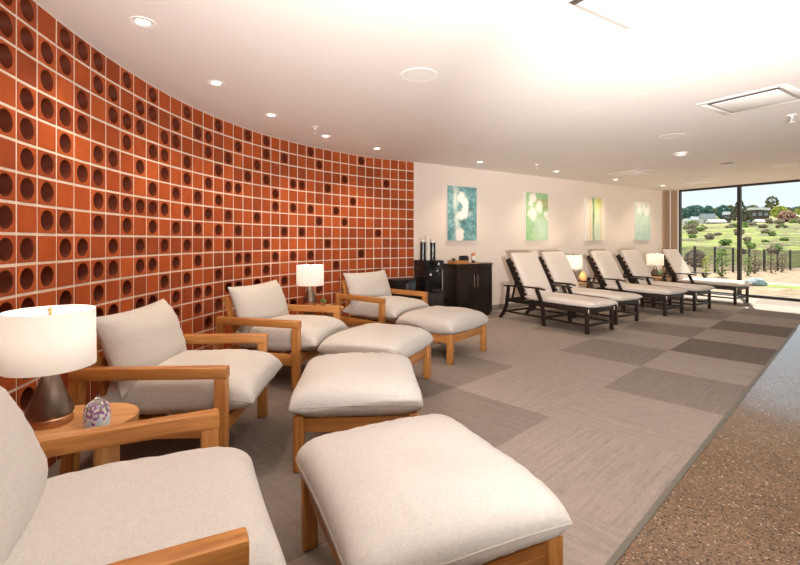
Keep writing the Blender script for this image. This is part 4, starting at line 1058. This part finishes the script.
# houses
HM = {'dark': plain('house_dark', (0.10, 0.065, 0.05), 0.8), 'roofw': plain('roof_white', (0.80, 0.80, 0.80), 0.6), 'pale': plain('house_pale', (0.72, 0.68, 0.62), 0.8), 'tanw': plain('house_tan', (0.45, 0.36, 0.28), 0.8), 'pane': plain('house_pane', (0.25, 0.31, 0.33), 0.3), 'roofg': plain('roof_grey', (0.40, 0.42, 0.44), 0.7)}
def house(label, px0, px1, Y, ytop, wall, roof, nwin, floors=1, gable=True, rise=0.25):
    pc = (px0 + px1) / 2; g_ = on(pc, Y); w = (px1 - px0) * Y / F; h = H + (240.5 - ytop) * Y / F - g_.z; h = max(h, 1.5); D = w * 0.6
    t = thing('house', label, 'house', (g_.x, g_.y + D / 2, g_.z), -0.15)
    wh = h * (1 - rise)
    bm = NB(); add_box(bm, 0, 0, wh / 2 - 1.0, w, D, wh + 2.0); link('wall', bm, wall, t, False)
    bm = NB()
    if gable:
        ov = 0.06 * w; pts = [(-w / 2 - ov, -D / 2 - ov), (w / 2 + ov, -D / 2 - ov), (w / 2 + ov, D / 2 + ov), (-w / 2 - ov, D / 2 + ov)]
        lo = [bm.verts.new((x, y, wh)) for x, y in pts]; r0 = bm.verts.new((-w / 2 - ov, 0, h)); r1 = bm.verts.new((w / 2 + ov, 0, h))
        bm.faces.new((lo[0], lo[1], r1, r0)); bm.faces.new((lo[2], lo[3], r0, r1)); bm.faces.new((lo[1], lo[2], r1)); bm.faces.new((lo[3], lo[0], r0)); bm.faces.new(lo[::-1])
    else:
        n = 12; a_ = []
        for k in range(n + 1):
            x = -w / 2 * 1.06 + w * 1.06 * k / n; z = wh + (h - wh) * (0.35 + 0.5 * math.sin(PI * (k / n) * 0.8 + 0.35))
            a_.append([bm.verts.new((x, y, z + q)) for y, q in ((-D * .58, 0), (-D * .58, 0.85), (D * .58, 0.85), (D * .58, 0))])
        for a, b in zip(a_, a_[1:]):
            for j in range(4): bm.faces.new((a[j], a[(j + 1) % 4], b[(j + 1) % 4], b[j]))
        bm.faces.new(a_[0]); bm.faces.new(a_[-1][::-1])
    link('roof', bm, roof, t, False)
    for fl in range(floors):
        for k in range(nwin):
            x = -w / 2 + w * (k + 0.5) / nwin; z = wh * (fl + 0.55) / floors
            bm = NB(); add_box(bm, x, -D / 2 - 0.03, z, w / nwin * 0.6, 0.08, wh / floors * 0.45); f_ = link('window', bm, HM['pane'], t, False)
    return t
house('dark brown two-storey house with a white curved roof, right of the mullion', 747.5, 769, 165, 209.5, HM['dark'], HM['roofw'], 4, 2, False, 0.12)
house('low dark wing with a white roof in front of the brown house', 760, 774, 152, 219, HM['dark'], HM['roofw'], 3, 1, True, 0.4)
house('pale house with a light blue-grey roof, largest of the far houses left of the mullion', 704, 716, 170, 213.5, HM['pale'], HM['roofg'], 3, 1, True, 0.45)
house('long low white-roofed building left of the conifer', 712, 726, 150, 220.5, HM['tanw'], HM['roofw'], 4, 1, True, 0.6)
house('small dark house with a white roof beside the conifer', 725, 731, 172, 211.5, HM['dark'], HM['roofw'], 2, 2, True, 0.25)
house('small white house at the far left of the window view', 685, 691, 172, 218.5, HM['pale'], HM['roofw'], 2, 1, True, 0.4)
house('small tan house with a white roof, second from the left in the window view', 693, 701, 176, 216.5, HM['tanw'], HM['roofw'], 2, 1, True, 0.4)
house('pale low building at the right edge of the window view', 790, 799, 168, 214.5, HM['tanw'], HM['roofw'], 2, 1, True, 0.5)

# ------------------------------------------------------------------ light
w = bpy.data.worlds.new('world'); sc.world = w; w.use_nodes = True; nt = w.node_tree; bg = nt.nodes['Background']
tc = N(nt, 'ShaderNodeTexCoord'); nz = N(nt, 'ShaderNodeTexNoise'); nz.inputs['Scale'].default_value = 2.5; nz.inputs['Detail'].default_value = 5
nt.links.new(tc.outputs['Generated'], nz.inputs['Vector'])
c = ramp(nt, nz.outputs['Fac'], [(0.35, (0.68, 0.78, 0.90)), (0.65, (0.92, 0.96, 1.0))])
nt.links.new(c, bg.inputs['Color']); bg.inputs['Strength'].default_value = 0.64
sun = bpy.data.lights.new('sun', 'SUN'); sun.energy = 5.6; sun.color = (1.0, 0.94, 0.84); sun.angle = R(0.6)
so = bpy.data.objects.new('sun', sun); C.objects.link(so)
sdv = (-U * 0.75 + NN * 0.35); sdv.z = -0.88
so.rotation_euler = sdv.to_track_quat('-Z', 'Y').to_euler()
# photographer's flash bounced off the ceiling
fl = add_spot((0.55, -0.45, 1.05), 760, 1.0, 120, (1.0, 0.97, 0.94), aim=(0.9, 1.9, CEIL)); fl.name = 'bounce_spot'; fl.data.name = 'bounce_spot'; fl.data.shadow_soft_size = 0.05

f2 = add_spot((0.75, -0.45, 1.0), 1050, 1.0, 62, (1.0, 0.965, 0.93), aim=(3.9, 6.0, CEIL)); f2.name = 'bounce_spot'; f2.data.shadow_soft_size = 0.05  # second spot, added to bounce light deeper into the room
# ------------------------------------------------------------------ camera
cam = bpy.data.cameras.new('camera'); co = bpy.data.objects.new('camera', cam); C.objects.link(co)
cam.sensor_fit = 'HORIZONTAL'; cam.sensor_width = 36; cam.lens = 36 * F / 800; cam.shift_y = -42 / 800
cam.clip_start = 0.02; cam.clip_end = 2000
co.location = (0, 0, H); co.rotation_euler = (PI / 2, 0, 0)
sc.camera = co
sc.view_settings.view_transform = 'Standard'; sc.view_settings.look = 'None'; sc.view_settings.gamma = 1; sc.view_settings.exposure = 1.0
sc.view_settings.use_curve_mapping = False
sc.cycles.use_denoising = True
sc.cycles.max_bounces = 10; sc.cycles.diffuse_bounces = 5; sc.cycles.sample_clamp_indirect = 6
